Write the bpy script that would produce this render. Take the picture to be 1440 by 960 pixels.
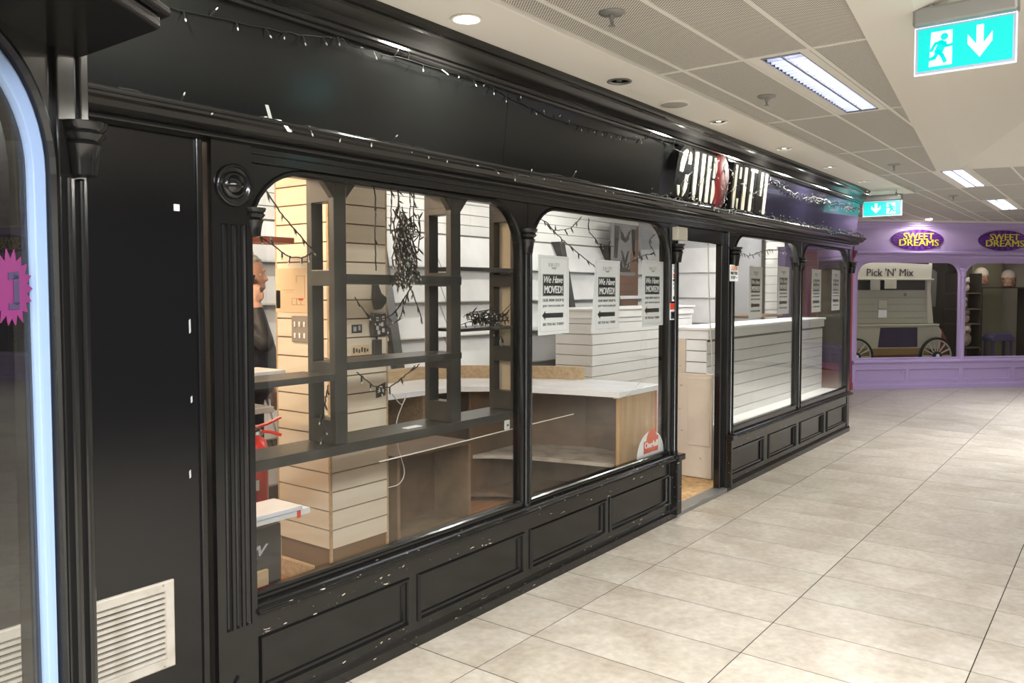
import bpy, bmesh, math, random
from mathutils import Vector, Matrix
random.seed(11)
for o in list(bpy.data.objects): bpy.data.objects.remove(o)
scene = bpy.context.scene
COL = scene.collection
R = math.radians

# ------------------------------------------------------------------ camera
YAW, PITCH, FOC = R(37.1), R(2.48), 1150.0
fw = Vector((math.cos(YAW)*math.cos(PITCH), math.sin(YAW)*math.cos(PITCH), -math.sin(PITCH)))
rt = Vector((math.sin(YAW), -math.cos(YAW), 0))
up = rt.cross(fw)
cd = bpy.data.cameras.new('camera'); cam = bpy.data.objects.new('camera', cd); COL.objects.link(cam)
cam.matrix_world = Matrix(((rt.x, up.x, -fw.x, 0), (rt.y, up.y, -fw.y, 0), (rt.z, up.z, -fw.z, 1.6), (0, 0, 0, 1)))
cd.sensor_width = 36; cd.lens = FOC/1440*36; cd.shift_y = -22/1440; cd.clip_start = .05; cd.clip_end = 100
scene.camera = cam

# ------------------------------------------------------------------ world, exposure
w = bpy.data.worlds.new('world'); scene.world = w; w.use_nodes = True
w.node_tree.nodes['Background'].inputs[0].default_value = (1, .93, .82, 1)
w.node_tree.nodes['Background'].inputs[1].default_value = .10
vs = scene.view_settings
vs.view_transform = 'Standard'; vs.look = 'None'; vs.exposure = 0.0; vs.gamma = 1.0; vs.use_curve_mapping = False

LOUVER_W, DOWN_W, SHOP_W, COFFER_FILL_W = 60, 70, 15, 390

# ------------------------------------------------------------------ materials
MATS = {}
def nd(nt, typ, **kw):
    n = nt.nodes.new(typ)
    for k, v in kw.items(): setattr(n, k, v)
    return n
def P(name, col, rough=.5, metal=0., spec=.5, var=None, bump=None, emit=None, stretch=None, coat=0.):
    m = bpy.data.materials.new(name); m.use_nodes = True; nt = m.node_tree
    b = nt.nodes['Principled BSDF']; L = nt.links.new
    b.inputs['Base Color'].default_value = (*col, 1); b.inputs['Roughness'].default_value = rough
    b.inputs['Metallic'].default_value = metal; b.inputs['Specular IOR Level'].default_value = spec
    if coat: b.inputs['Coat Weight'].default_value = coat; b.inputs['Coat Roughness'].default_value = .06
    tc = None
    if var or bump:
        tc = nd(nt, 'ShaderNodeTexCoord'); mp = nd(nt, 'ShaderNodeMapping')
        L(tc.outputs['Object'], mp.inputs[0]); mp.inputs['Scale'].default_value = stretch or (1, 1, 1)
    if var:
        sc, c2, lo, hi = var
        n = nd(nt, 'ShaderNodeTexNoise'); n.inputs['Scale'].default_value = sc; n.inputs['Detail'].default_value = 6
        L(mp.outputs[0], n.inputs[0])
        mr = nd(nt, 'ShaderNodeMapRange'); mr.inputs[1].default_value = lo; mr.inputs[2].default_value = hi
        L(n.outputs[0], mr.inputs[0])
        mx = nd(nt, 'ShaderNodeMix', data_type='RGBA'); L(mr.outputs[0], mx.inputs[0])
        mx.inputs[6].default_value = (*col, 1); mx.inputs[7].default_value = (*c2, 1)
        L(mx.outputs[2], b.inputs['Base Color'])
    if bump:
        n2 = nd(nt, 'ShaderNodeTexNoise'); n2.inputs['Scale'].default_value = bump[0]; n2.inputs['Detail'].default_value = 4
        L(mp.outputs[0], n2.inputs[0]); bp = nd(nt, 'ShaderNodeBump'); bp.inputs['Strength'].default_value = bump[1]
        bp.inputs['Distance'].default_value = .01; L(n2.outputs[0], bp.inputs['Height']); L(bp.outputs[0], b.inputs['Normal'])
    if emit:
        b.inputs['Emission Color'].default_value = (*emit[0], 1); b.inputs['Emission Strength'].default_value = emit[1]
    MATS[name] = m
    return m

BLACK = P('black_gloss_paint', (.010, .0098, .0096), .15, spec=.5, bump=(7, .06))
BLACKF = P('black_fascia_paint', (.008, .009, .009), .16, bump=(2.5, .05))
NAVYF = P('navy_fascia_paint', (.020, .019, .042), .09, bump=(2.5, .03))
CHIP = P('black_chipped_paint', (.011, .0105, .010), .18, var=(62, (.55, .48, .38), .685, .70), bump=(8, .08), stretch=(.35, 1.6, 1.6))
SATIN = P('black_satin_panel', (.006, .006, .007), .17, bump=(3, .05))
GROUT = P('grout', (.030, .022, .016), .9)
CREAMC = P('cream_ceiling_paint', (.80, .77, .70), .6)
PLASTER = P('soffit_plaster', (.90, .87, .80), .65)
BAR = P('cream_grid_bar', (.82, .795, .735), .45)
WHITE = P('white_slat_laminate', (.82, .83, .82), .38, var=(3, (.76, .77, .76), .4, .7))
WHITEB = P('white_board', (.70, .71, .72), .4, var=(4, (.60, .61, .62), .4, .75))
GAP = P('slat_groove', (.22, .20, .18), .7)
PEACH = P('maple_slat_laminate', (.74, .67, .545), .4, var=(2.5, (.68, .60, .47), .4, .7), stretch=(1, 1, 6))
PEACHG = P('maple_groove', (.20, .12, .06), .7)
GREYU = P('dark_grey_shelf_paint', (.022, .022, .021), .33, var=(6, (.045, .045, .042), .45, .7))
OAK = P('orange_oak_veneer', (.60, .38, .17), .35, var=(5, (.48, .28, .11), .35, .7), stretch=(6, 6, .6))
BROWN = P('brown_chipboard', (.17, .10, .055), .55, var=(5, (.10, .06, .035), .4, .7))
PALEW = P('pale_wood', (.50, .37, .22), .5, var=(8, (.38, .26, .14), .4, .7), stretch=(1, 5, 5))
WTOP = P('white_worktop', (.72, .74, .78), .25, var=(3, (.60, .63, .68), .45, .7))
CREAM = P('cream_painted_board', (.66, .57, .47), .5, var=(3, (.60, .51, .41), .4, .7))
LAMF = P('orange_laminate_floor', (.38, .18, .075), .4, var=(5, (.27, .12, .05), .35, .7), stretch=(.6, 6, 1))
OSB = P('chipboard_floor', (.50, .31, .13), .6, var=(26, (.30, .17, .07), .4, .65))
GREYW = P('grey_wall', (.44, .45, .48), .5)
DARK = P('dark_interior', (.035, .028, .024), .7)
STEEL = P('brushed_aluminium', (.55, .56, .57), .32, metal=1.)
GREYM = P('grey_metal', (.34, .34, .33), .4, metal=.6)
VENT = P('cream_vent_metal', (.47, .435, .38), .45, var=(14, (.36, .32, .26), .45, .75))
PAPER = P('white_paper', (.92, .94, .96), .55)
INK = P('black_ink', (.035, .035, .038), .5)
GREYINK = P('grey_ink', (.45, .45, .46), .5)
LINEINK = P('faint_border_ink', (.55, .56, .58), .5)
CREAMF = P('cream_letter_face', (.74, .71, .58), .45)
MAROON = P('maroon_enamel', (.17, .016, .018), .55)
RED = P('red_enamel', (.62, .025, .02), .3)
REDS = P('red_print', (.72, .06, .03), .45)
REDWALL = P('red_shopfront_paint', (.42, .05, .045), .35)
PURPLE = P('lilac_paint', (.54, .42, .74), .28, var=(2, (.52, .405, .72), .4, .7))
PURPD = P('deep_purple_print', (.085, .015, .19), .35)
PURPL = P('light_purple_print', (.17, .045, .34), .35)
YELLOW = P('yellow_print', (.78, .70, .06), .4)
CARTW = P('cart_cream_paint', (.54, .53, .43), .5)
CARTG = P('cart_grey_panel', (.40, .40, .33), .5)
GOLD = P('cart_gold_board', (.30, .20, .07), .5)
PURPC = P('cart_purple_cloth', (.045, .030, .085), .6)
RUBBER = P('black_rubber', (.02, .02, .02), .5)
WIRE = P('fairy_wire', (.007, .008, .007), .4)
BULB = P('clear_bulb', (.40, .40, .38), .25)
BLUELIT = P('white_frame_blue_lit', (.27, .38, .60), .35)  # white frame; the blue light falling on it is put into the colour
PINK = P('pink_star_card', (.17, .016, .115), .5)
SKIN = P('skin', (.50, .30, .23), .5)
HAIR = P('grey_hair', (.42, .41, .39), .7, var=(60, (.22, .21, .20), .4, .6))
JACKET = P('dark_jacket', (.020, .022, .028), .6, bump=(12, .5))
TROUS = P('dark_trousers', (.03, .03, .035), .8)
PHONE = P('phone_black', (.01, .01, .01), .2)
BANNER = P('grey_banner_print', (.20, .195, .195), .6)
BANNERD = P('banner_dark_print', (.045, .04, .04), .6)
BANNERR = P('rust_print_and_lit_brown', (.16, .085, .06), .6)
SUMMER = P('tan_paper', (.66, .50, .32), .6)
TEXTB = P('faint_plan_line', (.38, .26, .15), .6)
PLUSH = P('pale_plush', (.50, .42, .35), .9)
OLIVE = P('olive_column', (.27, .255, .16), .6)
STOOL = P('violet_stool', (.10, .085, .20), .5)
CABLE = P('white_cable', (.62, .60, .55), .4)
ALUB = P('louver_blade', (.24, .25, .31), .3, spec=.7)
TUBE = P('lit_tube', (1, 1, 1), .4, emit=((.86, .90, 1.0), 9.0))
TUBEW = P('warm_lit_tube', (1, 1, 1), .4, emit=((1.0, .95, .84), 14.0))
LAMPE = P('lit_downlight', (1, 1, 1), .4, emit=((1.0, .95, .80), 24.0))
LAMPC = P('dim_downlight', (1, 1, 1), .4, emit=((.92, 1.0, .90), 6.0))
SIGNG = P('lit_green_panel', (0, .2, .18), .3, emit=((.0, .74, .71), 1.0))
SIGNW = P('lit_white_panel', (.5, .5, .5), .3, emit=((.84, .90, 1.0), .80))
SIGNE = P('lit_edge', (.5, .5, .55), .3, emit=((.80, .86, 1.0), .9))
PLATE = P('frosted_plate', (.42, .44, .52), .3, emit=((.6, .7, .9), .15))
LEDG = P('green_led', (.1, .5, .2), .3, emit=((.3, 1, .5), 3.0))

def glass(name, tint, k=1.0):
    m = bpy.data.materials.new(name); m.use_nodes = True; nt = m.node_tree; nt.nodes.clear(); L = nt.links.new
    lw = nd(nt, 'ShaderNodeLayerWeight'); lw.inputs[0].default_value = .5
    p = nd(nt, 'ShaderNodeMath', operation='POWER'); L(lw.outputs['Facing'], p.inputs[0]); p.inputs[1].default_value = 4.2
    a = nd(nt, 'ShaderNodeMath', operation='MULTIPLY_ADD'); L(p.outputs[0], a.inputs[0]); a.inputs[1].default_value = .92; a.inputs[2].default_value = .045*k
    a.use_clamp = True
    t = nd(nt, 'ShaderNodeBsdfTransparent'); t.inputs[0].default_value = (*tint, 1)
    g = nd(nt, 'ShaderNodeBsdfGlossy'); g.inputs['Roughness'].default_value = .0
    mx = nd(nt, 'ShaderNodeMixShader'); L(a.outputs[0], mx.inputs[0]); L(t.outputs[0], mx.inputs[1]); L(g.outputs[0], mx.inputs[2])
    o = nd(nt, 'ShaderNodeOutputMaterial'); L(mx.outputs[0], o.inputs[0])
    MATS[name] = m; return m
GLASS = glass('window_glass', (.97, .975, .965))

def tile_mat():
    m = bpy.data.materials.new('beige_floor_tile'); m.use_nodes = True; nt = m.node_tree; L = nt.links.new
    b = nt.nodes['Principled BSDF']
    tc = nd(nt, 'ShaderNodeTexCoord'); oi = nd(nt, 'ShaderNodeObjectInfo')
    cb = nd(nt, 'ShaderNodeCombineXYZ')
    for i in range(3):
        mm = nd(nt, 'ShaderNodeMath', operation='MULTIPLY'); L(oi.outputs['Random'], mm.inputs[0]); mm.inputs[1].default_value = (37., 61., 23.)[i]; L(mm.outputs[0], cb.inputs[i])
    va = nd(nt, 'ShaderNodeVectorMath', operation='ADD'); L(tc.outputs['Object'], va.inputs[0]); L(cb.outputs[0], va.inputs[1])
    n = nd(nt, 'ShaderNodeTexNoise'); n.inputs['Scale'].default_value = 3.2; n.inputs['Detail'].default_value = 9; n.inputs['Roughness'].default_value = .62; n.inputs['Distortion'].default_value = .5
    L(va.outputs[0], n.inputs[0])
    cr = nd(nt, 'ShaderNodeValToRGB'); e = cr.color_ramp.elements
    e[0].position = .25; e[0].color = (.335, .285, .220, 1); e[1].position = .75; e[1].color = (.555, .52, .455, 1)
    x = cr.color_ramp.elements.new(.5); x.color = (.455, .412, .345, 1)
    L(n.outputs[0], cr.inputs[0])
    n2 = nd(nt, 'ShaderNodeTexNoise'); n2.inputs['Scale'].default_value = 26; n2.inputs['Detail'].default_value = 5; L(va.outputs[0], n2.inputs[0])
    mr = nd(nt, 'ShaderNodeMapRange'); mr.inputs[1].default_value = .3; mr.inputs[2].default_value = .7; mr.inputs[3].default_value = .86; mr.inputs[4].default_value = 1.12; L(n2.outputs[0], mr.inputs[0])
    m2 = nd(nt, 'ShaderNodeMapRange'); m2.inputs[3].default_value = .93; m2.inputs[4].default_value = 1.07; L(oi.outputs['Random'], m2.inputs[0])
    mu = nd(nt, 'ShaderNodeMath', operation='MULTIPLY'); L(mr.outputs[0], mu.inputs[0]); L(m2.outputs[0], mu.inputs[1])
    vm = nd(nt, 'ShaderNodeVectorMath', operation='SCALE'); L(cr.outputs[0], vm.inputs[0]); L(mu.outputs[0], vm.inputs['Scale'])
    L(vm.outputs[0], b.inputs['Base Color'])
    rr = nd(nt, 'ShaderNodeMapRange'); rr.inputs[3].default_value = .24; rr.inputs[4].default_value = .42; L(n.outputs[0], rr.inputs[0]); L(rr.outputs[0], b.inputs['Roughness'])
    bp = nd(nt, 'ShaderNodeBump'); bp.inputs['Strength'].default_value = .10; bp.inputs['Distance'].default_value = .01; L(n2.outputs[0], bp.inputs['Height']); L(bp.outputs[0], b.inputs['Normal'])
    return m
TILE = tile_mat()

def perf_mat():
    m = bpy.data.materials.new('perforated_ceiling_metal'); m.use_nodes = True; nt = m.node_tree; L = nt.links.new
    b = nt.nodes['Principled BSDF']; b.inputs['Roughness'].default_value = .55
    tc = nd(nt, 'ShaderNodeTexCoord'); mp = nd(nt, 'ShaderNodeMapping'); L(tc.outputs['Object'], mp.inputs[0])
    mp.inputs['Rotation'].default_value = (0, 0, R(45)); mp.inputs['Scale'].default_value = (math.pi/.0105,)*3
    sx = nd(nt, 'ShaderNodeSeparateXYZ'); L(mp.outputs[0], sx.inputs[0])
    s1 = nd(nt, 'ShaderNodeMath', operation='SINE'); L(sx.outputs[0], s1.inputs[0])
    s2 = nd(nt, 'ShaderNodeMath', operation='SINE'); L(sx.outputs[1], s2.inputs[0])
    mu = nd(nt, 'ShaderNodeMath', operation='MULTIPLY'); L(s1.outputs[0], mu.inputs[0]); L(s2.outputs[0], mu.inputs[1])
    ab = nd(nt, 'ShaderNodeMath', operation='ABSOLUTE'); L(mu.outputs[0], ab.inputs[0])
    gt = nd(nt, 'ShaderNodeMapRange'); gt.inputs[1].default_value = .40; gt.inputs[2].default_value = .52; L(ab.outputs[0], gt.inputs[0])
    mx = nd(nt, 'ShaderNodeMix', data_type='RGBA'); L(gt.outputs[0], mx.inputs[0])
    mx.inputs[6].default_value = (.76, .73, .665, 1); mx.inputs[7].default_value = (.06, .055, .05, 1)
    L(mx.outputs[2], b.inputs['Base Color'])
    return m
PERF = perf_mat()

# ------------------------------------------------------------------ mesh helpers
W = {}
def origin_of(p): return W.get(p.name, Vector((0, 0, 0))) if p else Vector((0, 0, 0))
def setp(o, label=None, cat=None, group=None, kind=None):
    if label: o['label'] = label
    if cat: o['category'] = cat
    if group: o['group'] = group
    if kind: o['kind'] = kind
    return o
def thing(name, label, cat, loc=(0, 0, 0), group=None, kind=None):
    o = bpy.data.objects.new(name, None); COL.objects.link(o); o.empty_display_size = .05
    o.location = loc; W[o.name] = Vector(loc)
    return setp(o, label, cat, group, kind)

class MB:
    def __init__(s, T=None): s.v = []; s.f = []; s.mi = []; s.T = T; s.m = 0
    def add(s, vs, fs):
        b = len(s.v); s.v += [Vector(s.T(*p)) if s.T else Vector(p) for p in vs]
        s.f += [tuple(i+b for i in f) for f in fs]; s.mi += [s.m]*len(fs); return s
    def box(s, x0, x1, y0, y1, z0, z1):
        return s.add([(x0, y0, z0), (x1, y0, z0), (x1, y1, z0), (x0, y1, z0), (x0, y0, z1), (x1, y0, z1), (x1, y1, z1), (x0, y1, z1)],
                     [(0, 3, 2, 1), (4, 5, 6, 7), (0, 1, 5, 4), (1, 2, 6, 5), (2, 3, 7, 6), (3, 0, 4, 7)])
    def prism(s, poly, a0, a1, ax='x'):
        n = len(poly); g = {'x': lambda a, p: (a, p[0], p[1]), 'y': lambda a, p: (p[0], a, p[1]), 'z': lambda a, p: (p[0], p[1], a)}[ax]
        return s.add([g(a0, p) for p in poly]+[g(a1, p) for p in poly],
                     [tuple(range(n)), tuple(range(2*n-1, n-1, -1))]+[(i, (i+1) % n, (i+1) % n+n, i+n) for i in range(n)])
    def loops(s, loops, closed=False, cap=False):
        n = len(loops[0]); k = len(loops); vs = [p for l in loops for p in l]; fs = []
        for a in range(k if closed else k-1):
            b = (a+1) % k
            for i in range(n): j = (i+1) % n; fs.append((a*n+i, a*n+j, b*n+j, b*n+i))
        if cap: fs += [tuple(range(n)), tuple(range(k*n-1, (k-1)*n-1, -1))]
        return s.add(vs, fs)
    def tube(s, path, r, n=6, cap=True):
        path = [Vector(p) for p in path]; rings = []; rr = r if isinstance(r, (list, tuple)) else [r]*len(path)
        prev = None
        for i, p in enumerate(path):
            t = (path[min(i+1, len(path)-1)]-path[max(i-1, 0)])
            t = t.normalized() if t.length > 1e-9 else Vector((0, 0, 1))
            a = t.orthogonal().normalized() if prev is None else (prev-t*prev.dot(t))
            a = a.normalized() if a.length > 1e-6 else t.orthogonal().normalized()
            prev = a; b = t.cross(a)
            rings.append([tuple(p+(a*math.cos(2*math.pi*k/n)+b*math.sin(2*math.pi*k/n))*rr[i]) for k in range(n)])
        return s.loops(rings, cap=cap)
    def lathe(s, prof, c, ax='z', n=16):
        g = {'z': lambda r, h, t: (c[0]+r*math.cos(t), c[1]+r*math.sin(t), c[2]+h), 'y': lambda r, h, t: (c[0]+r*math.cos(t), c[1]+h, c[2]+r*math.sin(t)),
             'x': lambda r, h, t: (c[0]+h, c[1]+r*math.cos(t), c[2]+r*math.sin(t))}[ax]
        return s.loops([[g(r, h, 2*math.pi*k/n) for k in range(n)] for r, h in prof], cap=True)
    def ball(s, c, r, nu=12, nv=8):
        r = r if isinstance(r, (tuple, list)) else (r, r, r)
        prof = [[(c[0]+r[0]*math.sin(math.pi*j/nv)*math.cos(2*math.pi*i/nu), c[1]+r[1]*math.sin(math.pi*j/nv)*math.sin(2*math.pi*i/nu), c[2]-r[2]*math.cos(math.pi*j/nv)) for i in range(nu)] for j in range(1, nv)]
        return s.loops(prof, cap=True)
    def rectring(s, x0, x1, z0, z1, prof, closed=True):
        return s.loops([[(x0+i, y, z0+i), (x1-i, y, z0+i), (x1-i, y, z1-i), (x0+i, y, z1-i)] for i, y in prof], closed=closed)
    def build(s, name, mat, parent=None, label=None, cat=None, group=None, kind=None, bevel=0, smooth=False, seg=2, ang=.7):
        lo = Vector((min(p[i] for p in s.v) for i in range(3))); hi = Vector((max(p[i] for p in s.v) for i in range(3)))
        o0 = (lo+hi)/2
        if not parent: o0.z = lo.z
        me = bpy.data.meshes.new(name); me.from_pydata([p-o0 for p in s.v], [], s.f)
        bm = bmesh.new(); bm.from_mesh(me); bmesh.ops.recalc_face_normals(bm, faces=bm.faces); bm.to_mesh(me); bm.free()
        for m in (mat if isinstance(mat, (list, tuple)) else [mat]): me.materials.append(m)
        if isinstance(mat, (list, tuple)):
            for pl, k in zip(me.polygons, s.mi): pl.material_index = k
        o = bpy.data.objects.new(name, me); COL.objects.link(o)
        o.location = o0-origin_of(parent); W[o.name] = o0
        if parent: o.parent = parent
        if bevel:
            bv = o.modifiers.new('bevel', 'BEVEL'); bv.width = bevel; bv.segments = seg; bv.limit_method = 'ANGLE'; bv.angle_limit = R(40)
        if smooth:
            me.polygons.foreach_set('use_smooth', [True]*len(me.polygons)); me.set_sharp_from_angle(angle=ang)
        return setp(o, label, cat, group, kind)

def dup(src, at, parent=None, name=None):
    """a copy that shares mesh data, with its origin at world point `at`"""
    o = src.copy(); COL.objects.link(o); o.name = src.name.split('.')[0] if not name else name
    at = Vector(at); W[o.name] = at; o.location = at-origin_of(parent); o.parent = parent
    return o
def copy_tree(o, delta, parent=None, label=None, group=None):
    c = o.copy(); COL.objects.link(c); W[c.name] = W[o.name]+Vector(delta)
    c.parent = parent
    if not parent: c.location = Vector(o.location)+Vector(delta)
    if label: c['label'] = label
    if group: c['group'] = group
    for ch in list(o.children): copy_tree(ch, delta, c)
    return c

def text(body, name, mat, parent, o, ex, ey, w, h, ext=.0006, shear=0., bold=0., kind=None, res=3, fit=True):
    cu = bpy.data.curves.new(name, 'FONT'); cu.body = body; cu.shear = shear; cu.extrude = ext; cu.resolution_u = res
    cu.align_x = 'CENTER'; cu.align_y = 'CENTER'; cu.space_line = .9
    tmp = bpy.data.objects.new('tmp', cu); me = bpy.data.meshes.new_from_object(tmp)
    bpy.data.objects.remove(tmp); bpy.data.curves.remove(cu)
    xs = [v.co.x for v in me.vertices]; ys = [v.co.y for v in me.vertices]
    cx, cy = (min(xs)+max(xs))/2, (min(ys)+max(ys))/2
    sx = w/(max(xs)-min(xs)); sy = (h/(max(ys)-min(ys))) if h else sx
    ex = Vector(ex); ey = Vector(ey); en = ex.cross(ey).normalized(); o = Vector(o)
    if bold > 0:
        bm = bmesh.new()
        for k in (-1, 0, 1):
            n0 = len(bm.verts); bm.from_mesh(me); bm.verts.ensure_lookup_table()
            for v in bm.verts[n0:]: v.co.x += k*bold*1.3; v.co.z += k*.0001
        bm.to_mesh(me); bm.free()
    for v in me.vertices: v.co = ex*((v.co.x-cx)*sx)+ey*((v.co.y-cy)*sy)+en*v.co.z
    me.name = name; me.materials.append(mat)
    ob = bpy.data.objects.new(name, me); COL.objects.link(ob); W[ob.name] = o
    ob.location = o-origin_of(parent); ob.parent = parent
    if kind: ob['kind'] = kind
    return ob

def lamp(name, kind, loc, energy, col, parent=None, size=.1, sizey=None, rot=(0, 0, 0), spot=None, blend=.5):
    l = bpy.data.lights.new(name, kind); l.energy = energy; l.color = col
    if kind == 'AREA':
        l.size = size
        if sizey: l.shape = 'RECTANGLE'; l.size_y = sizey
    else: l.shadow_soft_size = size
    if spot: l.spot_size = R(spot); l.spot_blend = blend
    o = bpy.data.objects.new(name, l); COL.objects.link(o); o.rotation_euler = rot
    o.location = Vector(loc)-origin_of(parent); o.parent = parent
    return o

def outline(x0, x1, z0, zs, zt, rx, n=8):
    p = [(x0, z0), (x1, z0), (x1, zs)]
    p += [(x1-rx+rx*math.cos(t), zs+(zt-zs)*math.sin(t)) for t in [math.pi/2*i/n for i in range(1, n+1)]]
    p += [(x0+rx-rx*math.sin(t), zs+(zt-zs)*math.cos(t)) for t in [math.pi/2*i/n for i in range(0, n)]]
    return p+[(x0, zs)]
def outer_of(x0, x1, z0, zs, zt, X0, X1, Z0, Z1, rx, n=8):
    h = n//2; p = [(X0, Z0), (X1, Z0), (X1, zs)]
    for i in range(1, n+1):
        p.append((X1, zs+(Z1-zs)*i/h) if i <= h else (X1+(x1-rx-X1)*(i-h)/h, Z1))
    for i in range(0, n):
        p.append((x0+rx+(X0-x0-rx)*i/h, Z1) if i <= h else (X0, Z1+(zs-Z1)*(i-h)/h))
    return p+[(X0, zs)]
def arched_frame(mb, inn, out, y0, y1):
    f = lambda l, y: [(x, y, z) for x, z in l]
    return mb.loops([f(out, y0), f(inn, y0), f(inn, y1), f(out, y1)], closed=True)

def shop_window(name, label, x0, x1, z0, zs, zt, X0, X1, Z0, Z1, rx, y0, mat, T=None, gmat=None, bead=.011, gl=True):
    o = thing(name, label, 'window', tuple(T(x0, y0, z0)) if T else (x0, y0, z0), kind='structure')
    inn = outline(x0, x1, z0, zs, zt, rx); out = outer_of(x0, x1, z0, zs, zt, X0, X1, Z0, Z1, rx)
    mb = MB(T); arched_frame(mb, inn, out, y0, y0+.06); mb.build('window_frame', mat, o, bevel=.004)
    path = [(x, y0+.002, z) for x, z in inn]
    mb = MB(T); mb.tube(path+[path[0]], bead, 6); mb.build('arch_bead', mat, o, smooth=True)
    if gl:
        mb = MB(T); mb.box(X0+.01, X1-.01, y0+.022, y0+.028, Z0+.01, Z1-.01); mb.build('pane', gmat or GLASS, o)
    return o

CORB = [(.020, 0), (.030, .004), (.033, .03), (.038, .06), (.044, .075), (.036, .082), (.044, .09), (.052, .10), (.044, .108), (.053, .118), (.056, .13), (.0, .132)]
def corbel(x, y, z, mat, parent, T=None, k=1.0):
    mb = MB(T); mb.lathe([(r*k, h*k) for r, h in CORB], (x, y, z), n=14); return mb.build('corbel', mat, parent, smooth=True)

# ================================================================== STRUCTURE
FY, CZ = 2.515, 2.73
# ---------- corridor floor: individual tiles over a grout bed
mb = MB(); mb.box(-5, 18, -4.5, 6.0, -.08, -.0018)
floor = mb.build('floor', GROUT, label='mall corridor floor of large beige stone-look tiles', cat='floor', kind='structure')
TX, TY = .409, .8385
X0T, Y0T = 2.625, 1.336      # a joint crossing
mb = MB(); mb.prism([(-TX/2+.0034, -TY/2+.0026), (TX/2-.0034, -TY/2+.0026), (TX/2-.0034, TY/2-.0026), (-TX/2+.0034, TY/2-.0026)], -.0018, 0, 'z')
proto = mb.build('floor_tile', TILE, floor); first = True
far = MB(); 
for j in range(-7, 3):
    yc = Y0T+TY*(j+.5)
    for i in range(-18, 38):
        xc = X0T+TX*(i+.5)
        ya, yb = yc-TY/2, yc+TY/2
        if ya > FY+.02 and xc < 9.6: continue
        # tile in view: inside the camera's floor wedge
        d = Vector((xc, yc, -1.6)); dep = d.dot(fw); sx = d.dot(rt)/dep*FOC+720 if dep > .3 else 9e9; sy = 458-d.dot(up)/dep*FOC if dep > .3 else 0
        vis = dep > .8 and 300 < sx < 1640 and sy < 1180 and xc < 14.5
        if vis and xc < 12.2:
            t = proto if first else dup(proto, (0, 0, 0), floor)
            first = False; W[t.name] = Vector((xc, yc, -.0009)); t.location = Vector((xc, yc, -.0009))-origin_of(floor)
        elif -4.5 < xc < 17:
            far.box(xc-TX/2+.0034, xc+TX/2-.0034, ya+.0026, yb-.0026, -.0018, 0)
far.build('floor_tile_field', TILE, floor, kind='stuff')

# ---------- ceiling
mb = MB(); mb.box(-5, 18, -4.5, 6.0, CZ+.55, CZ+.6)
ceil = mb.build('ceiling', DARK, label='cream suspended mall ceiling with perforated metal panels', cat='ceiling', kind='structure')
mb = MB(); mb.box(-5, 9.67, 2.012, 2.62, CZ-.005, CZ+.05); mb.build('soffit_board', PLASTER, ceil)
mb = MB(); mb.box(-5, 9.67, 1.995, 2.012, CZ-.02, CZ+.05); mb.build('soffit_edge', PLASTER, ceil, bevel=.003)
mb = MB(); mb.box(9.67, 10.36, 2.012, 3.3, CZ-.012, CZ+.05); mb.build('soffit_end_plate', PLASTER, ceil, bevel=.003)
XL = [3.93-1.575*k for k in range(5, 0, -1)]+[3.93+1.572*k for k in range(0, 9)]
YL = [1.865-.322*k for k in range(0, 19)]
def strip_y(x): return .90+(x-3.38)*.11     # edge of the coffer surround in plan
panel_protos = {}
def cpanel(x0, x1, y0, y1):
    key = (round(x1-x0, 3), round(y1-y0, 3)); c = ((x0+x1)/2, (y0+y1)/2, CZ+.008)
    if key not in panel_protos:
        mb = MB(); mb.box(x0+.014, x1-.014, y0+.012, y1-.012, CZ, CZ+.016); panel_protos[key] = mb.build('ceiling_panel', PERF, ceil)
    else: dup(panel_protos[key], c, ceil)
LIGHTS = [3, 0, -1]
lightcells = {(3.93, 1.548), (8.646, 1.548), (11.79, 1.548), (11.79, .582), (8.646, .582), (11.79, -.706), (-.78, 1.548)}
for a in range(len(XL)-1):
    x0, x1 = XL[a], XL[a+1]
    cpanel(x0, x1, 1.865, 2.0)
    for b in range(len(YL)-1):
        y1, y0 = YL[b], YL[b+1]
        if x0 < 8.5 and y1 < strip_y(min(x1, 8.38))-.16: continue
        if any(abs(x0-q[0]) < .1 and abs(y1-q[1]) < .02 for q in lightcells): continue
        ln = lambda x: strip_y(min(x, 8.38))-.12
        if x0 < 8.4 and y0 < ln(min(x1, 8.38)):        # clipped along the coffer edge
            xe = x1 if y1 > 1.5 else min(x1, 8.38); a_, b_ = x0+.014, xe-.014
            pts = [(a_, y1-.012), (b_, y1-.012), (b_, max(y0+.012, min(ln(b_), y1-.02)))]
            xc = 3.38+(y0+.012+.12-.90)/.11
            if a_ < xc < b_: pts.append((xc, y0+.012))
            pts.append((a_, max(y0+.012, min(ln(a_), y1-.02))))
            mb = MB(); mb.prism(pts, CZ, CZ+.016, 'z'); mb.build('ceiling_panel', PERF, ceil); continue
        cpanel(x0, x1, y0, y1)
for x in XL:
    ylo = strip_y(x) if x < 8.5 else -3.9
    mb = MB(); mb.box(x-.013, x+.013, ylo, 2.0, CZ-.003, CZ+.012); mb.build('grid_bar', BAR, ceil)
for y in YL:
    for xa, xb in ([(-4, 16.5)] if y > 1.4 else [(-4, 3.38+(y-.90)/.11+.1), (8.42, 16.5)] if y > .85 else [(8.5, 16.5)]):
        mb = MB(); mb.box(xa, xb, y-.011, y+.011, CZ-.004, CZ+.012); mb.build('grid_bar', BAR, ceil)
for b in range(2, len(YL)-1): cpanel(8.42, 8.646, YL[b+1], YL[b])
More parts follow.
